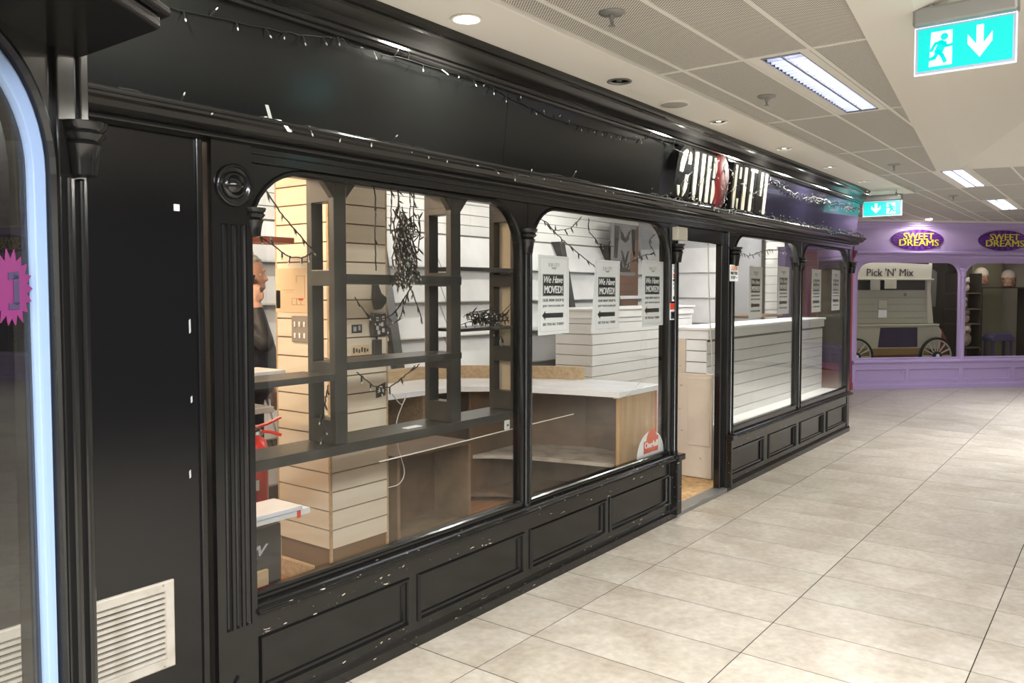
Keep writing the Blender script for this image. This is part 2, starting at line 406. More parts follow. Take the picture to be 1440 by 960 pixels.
# beyond the facade end the grid runs back over the side passage
for y0, y1 in ((2.0, 2.33), (2.33, 2.655), (2.655, 2.98), (2.98, 3.3)):
    for a in range(len(XL)-1):
        if XL[a] > 9.9: cpanel(XL[a], XL[a+1], y0, y1)
    mb = MB(); mb.box(10.37, 16.5, y0-.011, y0+.011, CZ-.004, CZ+.012); mb.build('grid_bar', BAR, ceil)
# coffer surround and sloped coffer
def coffer():
    zb = CZ-.035
    o1 = [(-4.5, strip_y(-4.5)), (8.38, 1.453), (8.55, .72), (8.95, -3.2), (-4.5, -3.2)]
    i1 = [(-4.5, strip_y(-4.5)-.23), (8.307, 1.24), (8.50, .70), (8.80, -3.15), (-4.5, -3.15)]
    top = [(-4.5, strip_y(-4.5)-.80), (7.15, .664), (7.32, .15), (7.66, -3.0), (-4.5, -3.0)]
    mb = MB()
    L = [[(x, y, CZ+.03) for x, y in o1], [(x, y, zb) for x, y in o1], [(x, y, zb) for x, y in i1]]
    mb.loops(L); mb.build('coffer_surround', CREAMC, ceil, bevel=.004)
    mb = MB(); mb.loops([[(x, y, zb) for x, y in i1], [(x, y, zb+.155) for x, y in top]]); mb.build('coffer_slope', CREAMC, ceil)
    mb = MB(); mb.add([(x, y, zb+.155) for x, y in top], [tuple(range(5))]); mb.build('coffer_top', CREAMC, ceil)
coffer()

# ---------- enclosing walls out of view
def plainwall(name, label, b, mat):
    mb = MB(); mb.box(*b); return mb.build(name, mat, label=label, cat='wall', kind='structure')
BEIGE = P('beige_wall', (.55, .50, .42), .6)
PALEWALL = P('pale_wall', (.82, .79, .72), .6)
DIMWALL = P('dim_shopfront', (.05, .05, .055), .5)
plainwall('wall_opposite_dark', 'dark shopfront across the corridor behind the viewer', (-5, 6.1, -3.3, -3.2, 0, CZ+.6), DIMWALL)
wo = plainwall('wall_opposite', 'plain pale wall on the other side of the corridor', (6.1, 8.9, -3.3, -3.2, 0, CZ+.6), PALEWALL)
plainwall('wall_opposite_recess', 'dark wall further back on the other side', (8.9, 18, -4.7, -4.5, 0, CZ+.6), BEIGE)
plainwall('wall_opposite_return', 'short pale return of the wall across the corridor', (8.8, 8.9, -4.7, -3.3, 0, CZ+.6), PALEWALL)
plainwall('wall_near', 'plain pale wall closing the corridor behind the viewer', (-5.2, -5, -4.7, 6, 0, CZ+.6), PALEWALL)

# ================================================================== BLACK SHOPFRONT (plane Y = FY)
wf = thing('wall_front', 'black painted timber shopfront with arched windows and panelled base', 'shopfront', (5.7, FY, 0), kind='structure')
# dark side panel with vent
mb = MB(); mb.box(.2, 1.572, 2.522, 2.56, 0, 2.13); mb.build('side_panel', SATIN, wf)
mb = MB(); mb.box(1.566, 1.590, 2.512, 2.56, 0, 2.13); mb.build('panel_bead', BLACK, wf, bevel=.004)
# pilaster with flutes
def pilaster(x0, x1, yf, z0, z1, parent, zf0=.40, zf1=1.83):
    pl = MB(); pl.box(x0, x1, yf, yf+.06, z0, zf0); pl.box(x0, x1, yf, yf+.06, zf1, z1)
    n = 3; poly = [(x0, yf+.06), (x0, yf)]
    for k in range(n):
        c = x0+(x1-x0)*(.29+.24*k); r = .0135
        poly += [(c-r*math.cos(t), yf+r*math.sin(t)) for t in [math.pi*i/6 for i in range(7)]]
    poly += [(x1, yf), (x1, yf+.06)]
    pl.prism(poly, zf0, zf1, 'z')
    p = pl.build('pilaster', BLACK, parent, bevel=0)
    xc = (x0+x1)/2+.006
    mb = MB(); mb.lathe([(.073, 0), (.073, -.010), (.066, -.014), (.056, -.008), (.048, -.006), (.044, -.013), (.036, -.016), (.030, -.009), (.026, -.012), (.016, -.022), (.0, -.024)], (xc, yf, 1.965), 'y', 28); mb.build('rosette', BLACK, p, smooth=True, ang=1.2)
    mb = MB(); mb.prism([(x0, .03), (x1-.03, .03), (x1-.03, .12), (xc-.01, .235), (x0, .12)], yf-.012, yf, 'y'); mb.build('base_block', CHIP, p, bevel=.003)
    return p
pilaster(1.612, 1.772, 2.497, 0, 2.13, wf)

def riser(x0, x1, panels, parent):
    rs = MB(); rs.box(x0, x1, 2.562, 2.60, 0, .44)            # field board behind
    r = rs.build('riser_board', BLACK, parent)
    mb = MB(); mb.prism([(2.515, 0), (2.515, .045), (2.522, .06), (2.530, .072), (2.56, .072), (2.56, 0)], x0, x1, 'x'); mb.build('plinth', CHIP, parent, bevel=.002)
    z0, z1 = .105, .325
    mb = MB(); mb.box(x0, x1, 2.532, 2.56, .072, z0); mb.build('bottom_rail', CHIP, parent)
    mb = MB(); mb.box(x0, x1, 2.532, 2.56, z1, .415); mb.build('top_rail', CHIP, parent)
    xs = [x0]+[v for p in panels for v in p]+[x1]
    for k in range(0, len(xs), 2):
        mb = MB(); mb.box(xs[k], xs[k+1], 2.532, 2.56, z0, z1); mb.build('stile', BLACK, parent)
    for a, b in panels:
        mb = MB(); mb.rectring(a, b, z0, z1, [(0, 2.545), (.0, 2.530), (.005, 2.520), (.012, 2.519), (.016, 2.527), (.018, 2.536), (.028, 2.538), (.033, 2.548), (.033, 2.565), (0, 2.565)])
        m = mb.build('panel_moulding', BLACK, parent)
        mb = MB(); mb.box(a+.03, b-.03, 2.5475, 2.562, z0+.03, z1-.03); mb.build('riser_panel', BLACK, parent)
    # sill: moulded ledge, then window bottom rail
    mb = MB(); mb.prism([(2.56, .412), (2.520, .412), (2.512, .420), (2.486, .424), (2.480, .432), (2.484, .442), (2.505, .448), (2.512, .455), (2.56, .458)], x0, x1, 'x'); mb.build('sill', CHIP, parent, bevel=.002)
riser(1.772, 5.255, [(1.80, 2.585), (2.64, 3.45), (3.505, 4.30), (4.345, 5.175)], wf)
riser(6.175, 9.70, [(6.26, 7.00), (7.12, 7.86), (7.98, 8.74), (8.86, 9.60)], wf)
# lintel rail under the ledge
mb = MB(); mb.box(1.772, 9.70, 2.518, 2.60, 2.058, 2.125); mb.build('lintel_rail', BLACK, wf, bevel=.003)
mb = MB(); mb.box(1.772, 9.70, 2.508, 2.52, 2.088, 2.125); mb.build('lintel_moulding', BLACK, wf, bevel=.004)
# posts
def post(x0, x1, y0, y1, z0, z1, cx=None, name='post'):
    mb = MB(); mb.box(x0, x1, y0, y1, z0, z1); mb.build(name, BLACK, wf, bevel=.004)
    if cx is not None:
        mb = MB(); mb.lathe([(.022, .0), (.026, .02), (.021, .03), (.021, 1.37), (.021, 1.38)], (cx, y0-.004, .455), n=12); mb.build('column_shaft', BLACK, wf, smooth=True)
        corbel(cx, y0-.008, 1.79, BLACK, wf)
post(1.764, 1.774, 2.53, 2.60, .44, 2.06)
corbel(1.788, 2.512, 1.79, BLACK, wf, k=.8)
post(3.447, 3.505, 2.538, 2.60, .44, 2.06, 3.476)
post(5.155, 5.262, 2.525, 2.62, 0, 2.06)
mb = MB(); mb.box(5.20, 5.268, 2.485, 2.53, .03, .455); mb.build('sill_end', CHIP, wf, bevel=.004)
mb = MB(); mb.box(5.185, 5.285, 2.465, 2.53, .415, .458); mb.build('sill_end_cap', BLACK, wf, bevel=.006)
mb = MB(); mb.lathe([(.022, .0), (.026, .02), (.021, .03), (.021, 1.34)], (5.215, 2.52, .455), n=12); mb.build('column_shaft', BLACK, wf, smooth=True)
corbel(5.215, 2.512, 1.79, BLACK, wf)
post(6.165, 6.262, 2.525, 2.62, 0, 2.06)
mb = MB(); mb.box(6.165, 6.19, 2.485, 2.53, .03, .455); mb.build('sill_end', CHIP, wf, bevel=.004)
mb = MB(); mb.box(6.150, 6.235, 2.465, 2.53, .415, .458); mb.build('sill_end_cap', BLACK, wf, bevel=.006)
mb = MB(); mb.lathe([(.022, .0), (.026, .02), (.021, .03), (.021, 1.34)], (6.222, 2.52, .455), n=12); mb.build('column_shaft', BLACK, wf, smooth=True)
corbel(6.222, 2.505, 1.79, BLACK, wf, k=1.15)
post(7.905, 7.985, 2.538, 2.60, .44, 2.06, 7.945)
post(9.615, 9.70, 2.525, 2.62, 0, 2.06)
corbel(9.665, 2.512, 1.79, BLACK, wf)
# ledge, fascia boards and cornice
def bead(cy, cz, r, a0, a1, n=7): return [(cy+r*math.cos(R(a0+(a1-a0)*k/n)), cz+r*math.sin(R(a0+(a1-a0)*k/n))) for k in range(n+1)]
LED = [(2.56, 2.110), (2.500, 2.110), (2.492, 2.114)]+bead(2.478, 2.124, .010, 300, 130, 6)+[(2.455, 2.134), (2.440, 2.138), (2.424, 2.147), (2.414, 2.160)]+bead(2.4075, 2.1815, .0165, 260, 75, 9)+[(2.43, 2.200), (2.50, 2.206), (2.56, 2.206)]
mb = MB(); mb.prism(LED, .2, 9.78, 'x'); mb.build('ledge', BLACK, wf, smooth=True, ang=.75)
def fascia(x0, x1, mat):
    mb = MB(); mb.prism([(2.495, 2.204), (2.457, 2.585), (2.56, 2.585), (2.56, 2.204)], x0, x1, 'x'); mb.build('fascia_board', mat, wf)
fascia(.2, 3.2195, BLACKF); fascia(3.2225, 6.76, BLACKF); fascia(6.763, 9.735, NAVYF)
CORN = [(2.56, 2.570), (2.458, 2.570), (2.440, 2.573), (2.434, 2.582), (2.438, 2.590), (2.430, 2.596), (2.430, 2.606), (2.418, 2.612), (2.414, 2.626), (2.408, 2.645), (2.394, 2.664), (2.384, 2.672), (2.384, 2.684), (2.372, 2.690), (2.364, 2.702), (2.364, 2.724), (2.56, 2.724)]
mb = MB(); mb.prism(CORN, .2, 9.80, 'x'); mb.build('cornice', BLACK, wf, smooth=True, ang=.45)
# windows
shop_window('window_1', 'large left shop window with rounded upper corners in black frame', 1.784, 3.437, .482, 1.80, 2.046, 1.772, 3.46, .455, 2.07, .245, 2.535, BLACK)
shop_window('window_2', 'shop window with three white posters left of the doorway', 3.515, 5.150, .482, 1.80, 2.046, 3.49, 5.170, .455, 2.07, .235, 2.535, BLACK)
shop_window('window_3', 'shop window right of the doorway in front of white slatted counter', 6.28, 7.895, .50, 1.82, 2.046, 6.25, 7.915, .455, 2.07, .22, 2.535, BLACK)
shop_window('window_4', 'last narrow shop window at the right end of black shopfront', 7.99, 9.612, .50, 1.82, 2.046, 7.975, 9.63, .455, 2.07, .22, 2.535, BLACK)
# return window at the end of the shop
mb = MB(); mb.box(9.655, 9.663, 2.60, 3.24, .46, 2.07)
o = mb.build('window_5', GLASS, label='glass side window around the far corner of the black shop', cat='window', kind='structure')
mb = MB(); mb.box(9.62, 9.70, 2.60, 3.26, 0, .46); mb.build('return_riser', BLACK, wf)
mb = MB(); mb.box(9.62, 9.735, 2.56, 3.26, 2.07, 2.60); mb.build('return_fascia', NAVYF, wf)
# door frame
dr = thing('door_1', 'open black shop doorway with grey metal threshold', 'doorway', (5.72, 2.57, 0), kind='structure')
mb = MB(); mb.box(5.262, 6.165, 2.56, 2.66, 1.955, 2.06); mb.build('door_head', BLACK, dr, bevel=.004)
mb = MB(); mb.box(6.108, 6.165, 2.56, 2.612, .03, 1.955); mb.build('door_jamb', BLACK, dr, bevel=.004)
mb = MB(); mb.box(5.262, 5.275, 2.60, 2.64, .03, 1.955); mb.build('door_jamb', BLACK, dr, bevel=.004)
mb = MB(); mb.box(5.262, 6.165, 2.515, 2.63, 0, .032); mb.build('threshold', GREYM, dr, bevel=.006)

# ================================================================== SHOP INTERIOR SHELL
XE, YB = 9.68, 5.22
mb = MB(); mb.box(1.5, 5.1, 2.60, 5.4, .0, .03)
mb.build('floor_laminate', LAMF, label='orange-brown laminate floor inside the empty shop', cat='floor', kind='structure')
mb = MB(); mb.box(5.1, XE, 2.63, 5.4, .0, .025)
mb.build('floor_chipboard', OSB, label='bare chipboard floor inside the shop doorway', cat='floor', kind='structure')
mb = MB(); mb.box(1.4, XE+.1, 2.56, 5.5, 2.66, 2.70)
mb.build('ceiling_shop', P('shop_ceiling_white', (.78, .78, .76), .6), label='white ceiling of the empty shop interior', cat='ceiling', kind='structure')
mb = MB(); mb.box(1.4, 1.5, 2.56, 5.5, 0, 2.70)
mb.build('wall_shop_left', WHITEB, label='white left wall inside the empty shop', cat='wall', kind='structure')
mb = MB(); mb.box(1.4, XE+.1, YB+.012, YB+.1, 0, 2.70)
wb = mb.build('wall_back', GAP, label='white slatted back wall of the empty shop', cat='wall', kind='structure')
mb = MB(); mb.box(XE, XE+.1, 3.26, 5.5, 0, 2.70)
we = mb.build('wall_shop_right', GREYW, label='grey right end wall inside the empty shop', cat='wall', kind='structure')
# slats on the upper back wall
pitch = .1015
def slat_rows(parent, x0, x1, y, z0, rows, p, mat, th=.012, along='x', gap=.007, seglen=None, name='slat'):
    """slats on a wall; y is the front plane (or x when along='y')"""
    segs = max(1, round((x1-x0)/(seglen or (x1-x0)))); L = (x1-x0)/segs; pr = None
    for r in range(rows):
        for q in range(segs):
            a, b = x0+q*L+.0008, x0+(q+1)*L-.0008; z = z0+r*p
            if along == 'x': c = ((a+b)/2, y+th/2, z+(p-gap)/2)
            else: c = (y+th/2, (a+b)/2, z+(p-gap)/2)
            if pr is None:
                m = MB()
                if along == 'x': m.box(a, b, y, y+th, z, z+p-gap)
                else: m.box(y, y+th, a, b, z, z+p-gap)
                pr = m.build(name, mat, parent)
            else: dup(pr, c, parent)
slat_rows(wb, 1.6, XE, YB, 2.14, 5, pitch, WHITE, seglen=1.2)
# sloped display tiers below (old comic racks): leaning boards with lips
TP = .316
def rack_y(z): return YB-.02-.19*(2.13-z)
rk = thing('wall_rack', 'white tiered display rack leaning along the back wall', 'rack', (5.6, 5.1, 0))
for k in range(7):
    z1 = 2.125-TP*k; z0 = z1-TP
    if z0 < 0: break
    ya, yb_ = rack_y(z1), rack_y(z0)
    for q in range(4):
        xa = 1.62+q*2.0; xb = xa+1.985
        mb = MB(); mb.prism([(ya+.01, z1-.004), (yb_-.075, z0+.012), (yb_-.075, z0), (yb_-.005, z0), (ya+.03, z1-.004)], xa, xb, 'x'); mb.build('rack_board', WHITEB, rk)
mb = MB(); mb.prism([(YB+.01, 2.128), (rack_y(0)+.06, 0.03), (YB+.01, .03)], 1.62, 9.64, 'x'); mb.build('rack_back', GAP, rk)
for xc in (4.88, 6.62, 7.68, 8.72, 3.2):
    mb = MB(); mb.prism([(rack_y(2.13)-.10, 2.145), (rack_y(.03)-.13, .03), (rack_y(.03)+.02, .03), (rack_y(2.13)+.02, 2.145)], xc-.05, xc+.05, 'x')
    mb.build('rack_upright', GREYU, rk, bevel=.004)
# end wall boards seen through the doorway
for k in range(7):
    z1 = 2.14-TP*k; mb = MB(); mb.prism([(9.64, z1-TP+.012), (9.665, z1-.006), (9.68, z1-.006), (9.68, z1-TP), (9.64, z1-TP)], 3.95, 5.18, 'y'); mb.build('wall_board', WHITEB, we)
slat_rows(we, 3.27, 3.50, 9.655, .05, 25, pitch, WHITE, along='y', th=.02)
mb = MB(); mb.box(9.62, 9.68, 3.50, 3.535, 0, 2.65); mb.build('edge_strip', GREYU, we)

# ================================================================== PURPLE SHOPFRONT (45 degrees, far right)
PA = Vector((13.764, 3.545)); PE = Vector((.7209, -.6930)); PN = Vector((-.6930, -.7209))
def TP_(x, y, z):
    p = PA+PE*x-PN*y
    return (p.x, p.y, z)
wp = thing('wall_purple', 'lilac painted shopfront with arched windows at the end of the corridor', 'shopfront', (15, 2.4, 0), kind='structure')
def pbox(name, b, mat, parent=wp, bevel=.004): m = MB(TP_); m.box(*b); return m.build(name, mat, parent, bevel=bevel)
def pprism(name, poly, a0, a1, mat, parent=wp): m = MB(TP_); m.prism(poly, a0, a1, 'x'); return m.build(name, mat, parent, smooth=True, ang=.45)
PX1 = 7.0
pprism('plinth', [(-.02, 0), (-.02, .06), (-.008, .08), (.06, .08), (.06, 0)], 0, PX1, PURPLE)
pbox('riser_board', (0, PX1, .03, .07, .06, .46), PURPLE)
pbox('bottom_rail', (0, PX1, .0, .04, .08, .12), PURPLE, bevel=0)
pbox('top_rail', (0, PX1, .0, .04, .335, .43), PURPLE, bevel=0)
px = [.05, .95, 1.0, 1.91, 1.97, 2.87, 2.93, 3.83, 3.89, 4.79, 4.85, 5.75]
ed = [0]+px+[PX1]
for k in range(0, len(ed), 2): pbox('stile', (ed[k], ed[k+1], 0, .04, .12, .335), PURPLE, bevel=0)
for k in range(0, len(px), 2):
    m = MB(TP_); m.rectring(px[k], px[k+1], .12, .335, [(0, .02), (0, -.002), (.012, -.006), (.022, .008), (.035, .016), (.035, .04), (0, .04)]); m.build('panel_moulding', PURPLE, wp)
pprism('sill', [(.06, .415), (.0, .415), (-.03, .425), (-.045, .44), (-.04, .46), (-.01, .475), (.06, .48)], 0, PX1, PURPLE)
pbox('lintel_rail', (0, PX1, 0, .08, 2.06, 2.14), PURPLE)
pprism('ledge', [(.06, 2.125), (-.01, 2.125), (-.03, 2.14), (-.045, 2.15), (-.05, 2.165), (-.035, 2.175), (-.06, 2.19), (-.09, 2.205), (-.085, 2.225), (-.05, 2.235), (.06, 2.24)], 0, PX1, PURPLE)
pbox('fascia_board', (0, PX1, 0, .08, 2.23, 2.60), PURPLE, bevel=0)
pprism('cornice', [(.06, 2.595), (-.005, 2.595), (-.015, 2.61), (-.02, 2.625), (-.045, 2.64), (-.05, 2.655), (-.075, 2.675), (-.075, 2.70), (.06, 2.70)], 0, PX1, PURPLE)
pbox('ceiling_trim', (-.1, PX1, -.10, .06, 2.70, 2.76), BAR)
for x in (0.0, 1.94, 3.88, 5.82):
    pbox('post', (x-.035, x+.035, .0, .07, .46, 2.07), PURPLE)
    if x > .5:
        m = MB(TP_); m.lathe([(.022, 0), (.022, 1.36)], (x, -.005, .47), n=10); m.build('column_shaft', PURPLE, wp, smooth=True)
        corbel(x, -.008, 1.82, PURPLE, wp, T=TP_, k=1.1)
shop_window('window_6', 'lilac framed window with cream sweet cart inside', .06, 1.895, .505, 1.83, 2.055, .03, 1.915, .46, 2.08, .25, .005, PURPLE, T=TP_)
shop_window('window_7', 'lilac framed window with plush toys at the right edge', 1.985, 3.835, .505, 1.83, 2.055, 1.965, 3.855, .46, 2.08, .25, .005, PURPLE, T=TP_)
shop_window('window_8', 'lilac framed window beyond the right edge', 3.925, 5.775, .505, 1.83, 2.055, 3.905, 5.795, .46, 2.08, .25, .005, PURPLE, T=TP_)
# room behind
wq = thing('wall_purple_room', 'dark walls of the sweet shop interior', 'wall', (16, 4, 0), kind='structure')
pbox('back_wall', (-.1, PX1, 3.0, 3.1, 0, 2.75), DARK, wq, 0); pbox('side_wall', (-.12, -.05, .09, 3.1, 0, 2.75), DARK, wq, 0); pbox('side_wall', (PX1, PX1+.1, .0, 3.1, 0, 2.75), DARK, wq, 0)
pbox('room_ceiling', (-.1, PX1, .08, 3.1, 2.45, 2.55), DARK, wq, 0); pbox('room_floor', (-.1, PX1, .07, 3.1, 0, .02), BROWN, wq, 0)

# ================================================================== RED SHOPFRONT in the side passage
wr = thing('wall_red', 'red painted shopfront beside the lilac one, mostly hidden', 'shopfront', (13.75, 4.8, 0), kind='structure')
def rbox(name, b, mat, bevel=.004): m = MB(); m.box(*b); return m.build(name, mat, wr, bevel=bevel)
rbox('corner_pilaster', (13.66, 13.76, 3.555, 3.70, 0, 2.25), REDWALL); rbox('pilaster_base', (13.63, 13.76, 3.53, 3.72, 0, .12), REDWALL)
rbox('pilaster', (13.68, 13.78, 4.10, 4.36, 0, 2.25), REDWALL); rbox('pilaster', (13.68, 13.78, 5.5, 5.75, 0, 2.25), REDWALL)
rbox('riser', (13.72, 13.80, 3.70, 6.0, 0, .42), REDWALL); rbox('fascia_board', (13.70, 13.8, 3.66, 6.0, 2.15, 2.75), PURPLE)
rbox('backing', (14.3, 14.4, 3.70, 6.0, 0, 2.7), DARK, 0)
m = MB(); m.box(13.75, 13.758, 3.70, 6.0, .42, 2.15); m.build('pane', GLASS, wr)
plainwall('wall_passage', 'plain beige wall closing the side passage', (9.7, 14.4, 5.9, 6.0, 0, 3.3), BEIGE)
plainwall('wall_far', 'plain beige wall at the far right end of the corridor', (18, 18.2, -4.7, 3.5, 0, 3.3), BEIGE)

# ================================================================== LEFT SHOPFRONT BAY
LTH = R(34); LW0 = Vector((.94, 1.99)); LE = Vector((math.cos(LTH), math.sin(LTH))); LN = Vector((math.sin(LTH), -math.cos(LTH)))
def TL(x, y, z):
    p = LW0+LE*x-LN*y
    return (p.x, p.y, z)
wl = thing('wall_left', 'neighbouring black shopfront bay with white arched frame coloured as blue-lit at left edge', 'shopfront', TL(-.2, 0, 0), kind='structure')
def lbox(name, b, mat, bevel=.004): m = MB(TL); m.box(*b); return m.build(name, mat, wl, bevel=bevel)
inn = outline(-1.75, -.114, .45, 1.857, 2.148, .30, 12); out = outer_of(-1.75, -.114, .45, 1.857, 2.148, -1.85, -.09, .3, 2.20, .30, 12)
m = MB(TL); arched_frame(m, inn, out, 0, .10); m.build('arch_frame', BLACK, wl, bevel=.004)
# moulded black arch bead and white inner frame with blue light painted in
def off(l, d):
    cx = sum(p[0] for p in l)/len(l); r = []
    for i, (x, z) in enumerate(l):
        a = Vector(l[i-1]); b = Vector(l[(i+1) % len(l)]); t = (b-a).normalized(); r.append((x-t.y*d, z+t.x*d))
    return r
m = MB(TL); f3 = lambda l, y: [(x, y, z) for x, z in l]
m.loops([f3(inn, .0), f3(inn, -.015), f3(off(inn, .014), -.02), f3(off(inn, .018), -.008), f3(off(inn, .02), .05), f3(inn, .05)], closed=True); m.build('arch_moulding', BLACK, wl)
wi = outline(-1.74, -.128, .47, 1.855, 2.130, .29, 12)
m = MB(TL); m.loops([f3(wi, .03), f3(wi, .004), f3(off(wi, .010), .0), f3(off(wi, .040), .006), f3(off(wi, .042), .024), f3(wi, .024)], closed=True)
m.build('inner_frame', BLUELIT, wl, bevel=.002)
m = MB(TL); m.box(-1.80, -.12, .018, .023, .35, 2.18); m.build('pane', GLASS, wl)
lbox('end_pilaster', (-.105, .004, -.012, .10, 0, 2.20), BLACK); lbox('pilaster_bead', (-.085, -.062, -.024, 0, 0, 1.86), BLACK, .006); lbox('pilaster_bead', (-.035, -.012, -.024, 0, 0, 1.86), BLACK, .006)
lbox('spandrel_strip', (-.03, .006, -.02, 0, 1.99, 2.20), BLACK, .005)
corbel(-.040, -.030, 1.862, BLACK, wl, T=TL, k=.95)
lbox('riser', (-1.85, .004, .0, .1, 0, .34), BLACK)
m = MB(TL); m.prism([(-2.2, .12), (.0, .12), (.0, .0), (-.2012, -.2985), (-2.2, -.2985)], 2.143, 2.173, 'z'); m.build('cornice_soffit', BLACK, wl, bevel=.006)
m = MB(TL); m.prism([(-2.2, .12), (.02, .12), (.02, .0), (-.188, -.315), (-2.2, -.315)], 2.173, 2.193, 'z'); m.build('cornice_lip', BLACK, wl, bevel=.006)
m = MB(TL); m.prism([(-2.2, .12), (.0, .12), (-.02, .0), (-.225, -.275), (-2.2, -.275)], 2.193, 2.72, 'z'); m.build('fascia_board', BLACKF, wl)
# pink star card on the glass
star = MB(TL); pts = []
random.seed(5)
for k in range(36):
    a = 2*math.pi*k/36; r = (1.0 if k % 2 == 0 else .74)*(1+.08*random.random()); pts.append((-.238+.066*r*math.cos(a), 1.604+.078*r*math.sin(a)))
star.prism(pts, .0145, .0165, 'y')
so = star.build('star_card', PINK, label='pink spiky star card stuck on the left window glass', cat='card')
m = MB(TL); m.prism([(-.232, 1.57), (-.215, 1.57), (-.215, 1.63), (-.232, 1.635)], .0130, .0140, 'y'); m.prism([(-.248, 1.622), (-.215, 1.625), (-.215, 1.64), (-.248, 1.637)], .0130, .0140, 'y'); m.prism([(-.248, 1.56), (-.215, 1.56), (-.215, 1.575), (-.248, 1.573)], .0130, .0140, 'y')
m.build('printed_mark', PURPC, so)

# ================================================================== CEILING FITTINGS
def louver_light(x0, label, y1=1.548, pw=LOUVER_W):
    x1, y0 = x0+1.572, y1-.322
    t = thing('louver_light', label, 'ceiling light', ((x0+x1)/2, (y0+y1)/2, CZ), 'recessed louvred fluorescent lights')
    ya, yb = 1.285+y1-1.548, 1.47+y1-1.548; xa, xb = x0+.03, x1-.03
    # the plate lies flat: frame of four strips
    m = MB(); m.box(x0+.014, x1-.014, y0+.012, ya, CZ-.002, CZ+.012); m.box(x0+.014, x1-.014, yb, y1-.012, CZ-.002, CZ+.012)
    m.box(x0+.014, xa, ya, yb, CZ-.002, CZ+.012); m.box(xb, x1-.014, ya, yb, CZ-.002, CZ+.012); m.build('plate', BAR, t)
    m = MB(); m.box(xa-.004, xb+.004, ya-.004, ya, CZ-.004, CZ+.07); m.box(xa-.004, xb+.004, yb, yb+.004, CZ-.004, CZ+.07)
    m.box(xa-.004, xa, ya, yb, CZ-.004, CZ+.07); m.box(xb, xb+.004, ya, yb, CZ-.004, CZ+.07); m.box(xa, xb, (ya+yb)/2-.006, (ya+yb)/2+.006, CZ-.004, CZ+.07)
    m.build('channel', ALUB, t)
    m = MB()
    for k in range(27):
        x = xa+(xb-xa)*(k+.5)/27; m.box(x-.0015, x+.0015, ya, yb, CZ-.002, CZ+.03)
    m.build('louver_blades', ALUB, t, kind='stuff')
    for yy in ((ya*3+yb)/4, (ya+yb*3)/4):
        m = MB(); m.tube([(xa+.02, yy, CZ+.055), (xb-.02, yy, CZ+.055)], .013, 8); m.build('tube', TUBE, t, smooth=True)
    m = MB(); m.box(xa, xb, ya, yb, CZ+.085, CZ+.09); m.build('reflector', ALUB, t)
    lamp('tube_glow', 'AREA', ((xa+xb)/2, (ya+yb)/2, CZ+.075), pw, (.95, .96, 1.0), t, size=xb-xa-.04, sizey=yb-ya-.03)
    return t
louver_light(3.93, 'nearest bright louvred twin-tube ceiling light above the floor tiles', pw=LOUVER_W*.45)
louver_light(8.646, 'louvred ceiling light just past the cream coffer edge', pw=LOUVER_W*1.3)
louver_light(11.79, 'farthest louvred ceiling light in front of the lilac shop', pw=LOUVER_W*2.2)
louver_light(11.79, 'added unseen fill light right of view in front of the lilac shop', y1=.582, pw=LOUVER_W*4.5)  # this and the next two are added out of view to brighten the far end
louver_light(8.646, 'added unseen fill light right of view beyond the coffer', y1=.582, pw=LOUVER_W*4.5)
louver_light(11.79, 'added unseen fill light far right of view', y1=-.706, pw=LOUVER_W*4.5)
louver_light(-.78, 'louvred ceiling light overhead to the left of view', pw=LOUVER_W)
DIFF = P('coffer_fill_diffuser', (.8, .8, .8), .4, emit=((1, .97, .92), 1.0))
def coffer_fill_light(x, y, label):  # unseen panels added to brighten the corridor
    t = thing('coffer_fill_light', label, 'ceiling light', (x, y, CZ+.09), 'unseen fill panels added in the coffer overhead')
    m = MB(); m.box(x-1.65, x+1.65, y-.50, y+.50, CZ+.095, CZ+.119); m.build('housing', BAR, t, bevel=.004)
    m = MB(); m.box(x-1.6, x+1.6, y-.45, y+.45, CZ+.085, CZ+.095); m.build('diffuser', DIFF, t)
    lamp('fill_glow', 'AREA', (x, y, CZ+.08), COFFER_FILL_W, (.975, .985, 1.0), t, size=3.0, sizey=.85)
coffer_fill_light(.75, -.95, 'added unseen fill panel in the coffer nearest the viewer')
coffer_fill_light(-2.70, -1.5, 'added unseen fill panel in the coffer behind the viewer')

def downlight(x, y, label, mode, pw=None):
    t = thing('downlight', label, 'downlight', (x, y, CZ-.005), 'round downlights in the soffit')
    z = CZ-.005
    m = MB(); m.lathe([(.056, .0), (.064, -.001), (.068, -.005), (.060, -.008), (.052, -.006), (.046, .0), (.036, .05), (.034, .05), (.044, .002), (.056, .002)], (x, y, z), n=24)
    m.build('trim_ring', PLASTER if mode != 'off' else GREYM, t, smooth=True)
    m = MB(); m.lathe([(.046, .002), (.036, .045), (.0, .046)], (x, y, z), n=20); m.build('reflector', STEEL, t, smooth=True)
    m = MB(); m.ball((x, y, z+.012 if mode != 'on' else z+.002), (.034, .034, .014) if mode != 'on' else (.050, .050, .018)); m.build('lamp', {'on': LAMPE, 'dim': LAMPC, 'off': GREYM}[mode], t, smooth=True)
    if mode == 'on': lamp('lamp_glow', 'SPOT', (x, y, z-.022), pw or DOWN_W, (1, .95, .84), t, size=.045, spot=178, blend=.35)
    if mode == 'dim': lamp('lamp_glow', 'SPOT', (x, y, z-.014), pw or DOWN_W*.8, (1, .97, .88), t, size=.04, spot=178, blend=.35)
    return t
downlight(2.63, 2.225, 'brightest lit downlight nearest the viewer in cream soffit', 'on')
downlight(3.90, 2.225, 'dark unlit downlight between the bright one and flat speaker', 'off')
downlight(5.23, 2.225, 'pale green-white downlight just past the flat speaker', 'dim')
downlight(6.52, 2.225, 'lit downlight above the striped sign letters', 'dim')
downlight(7.76, 2.225, 'downlight above the navy part of the fascia', 'dim')
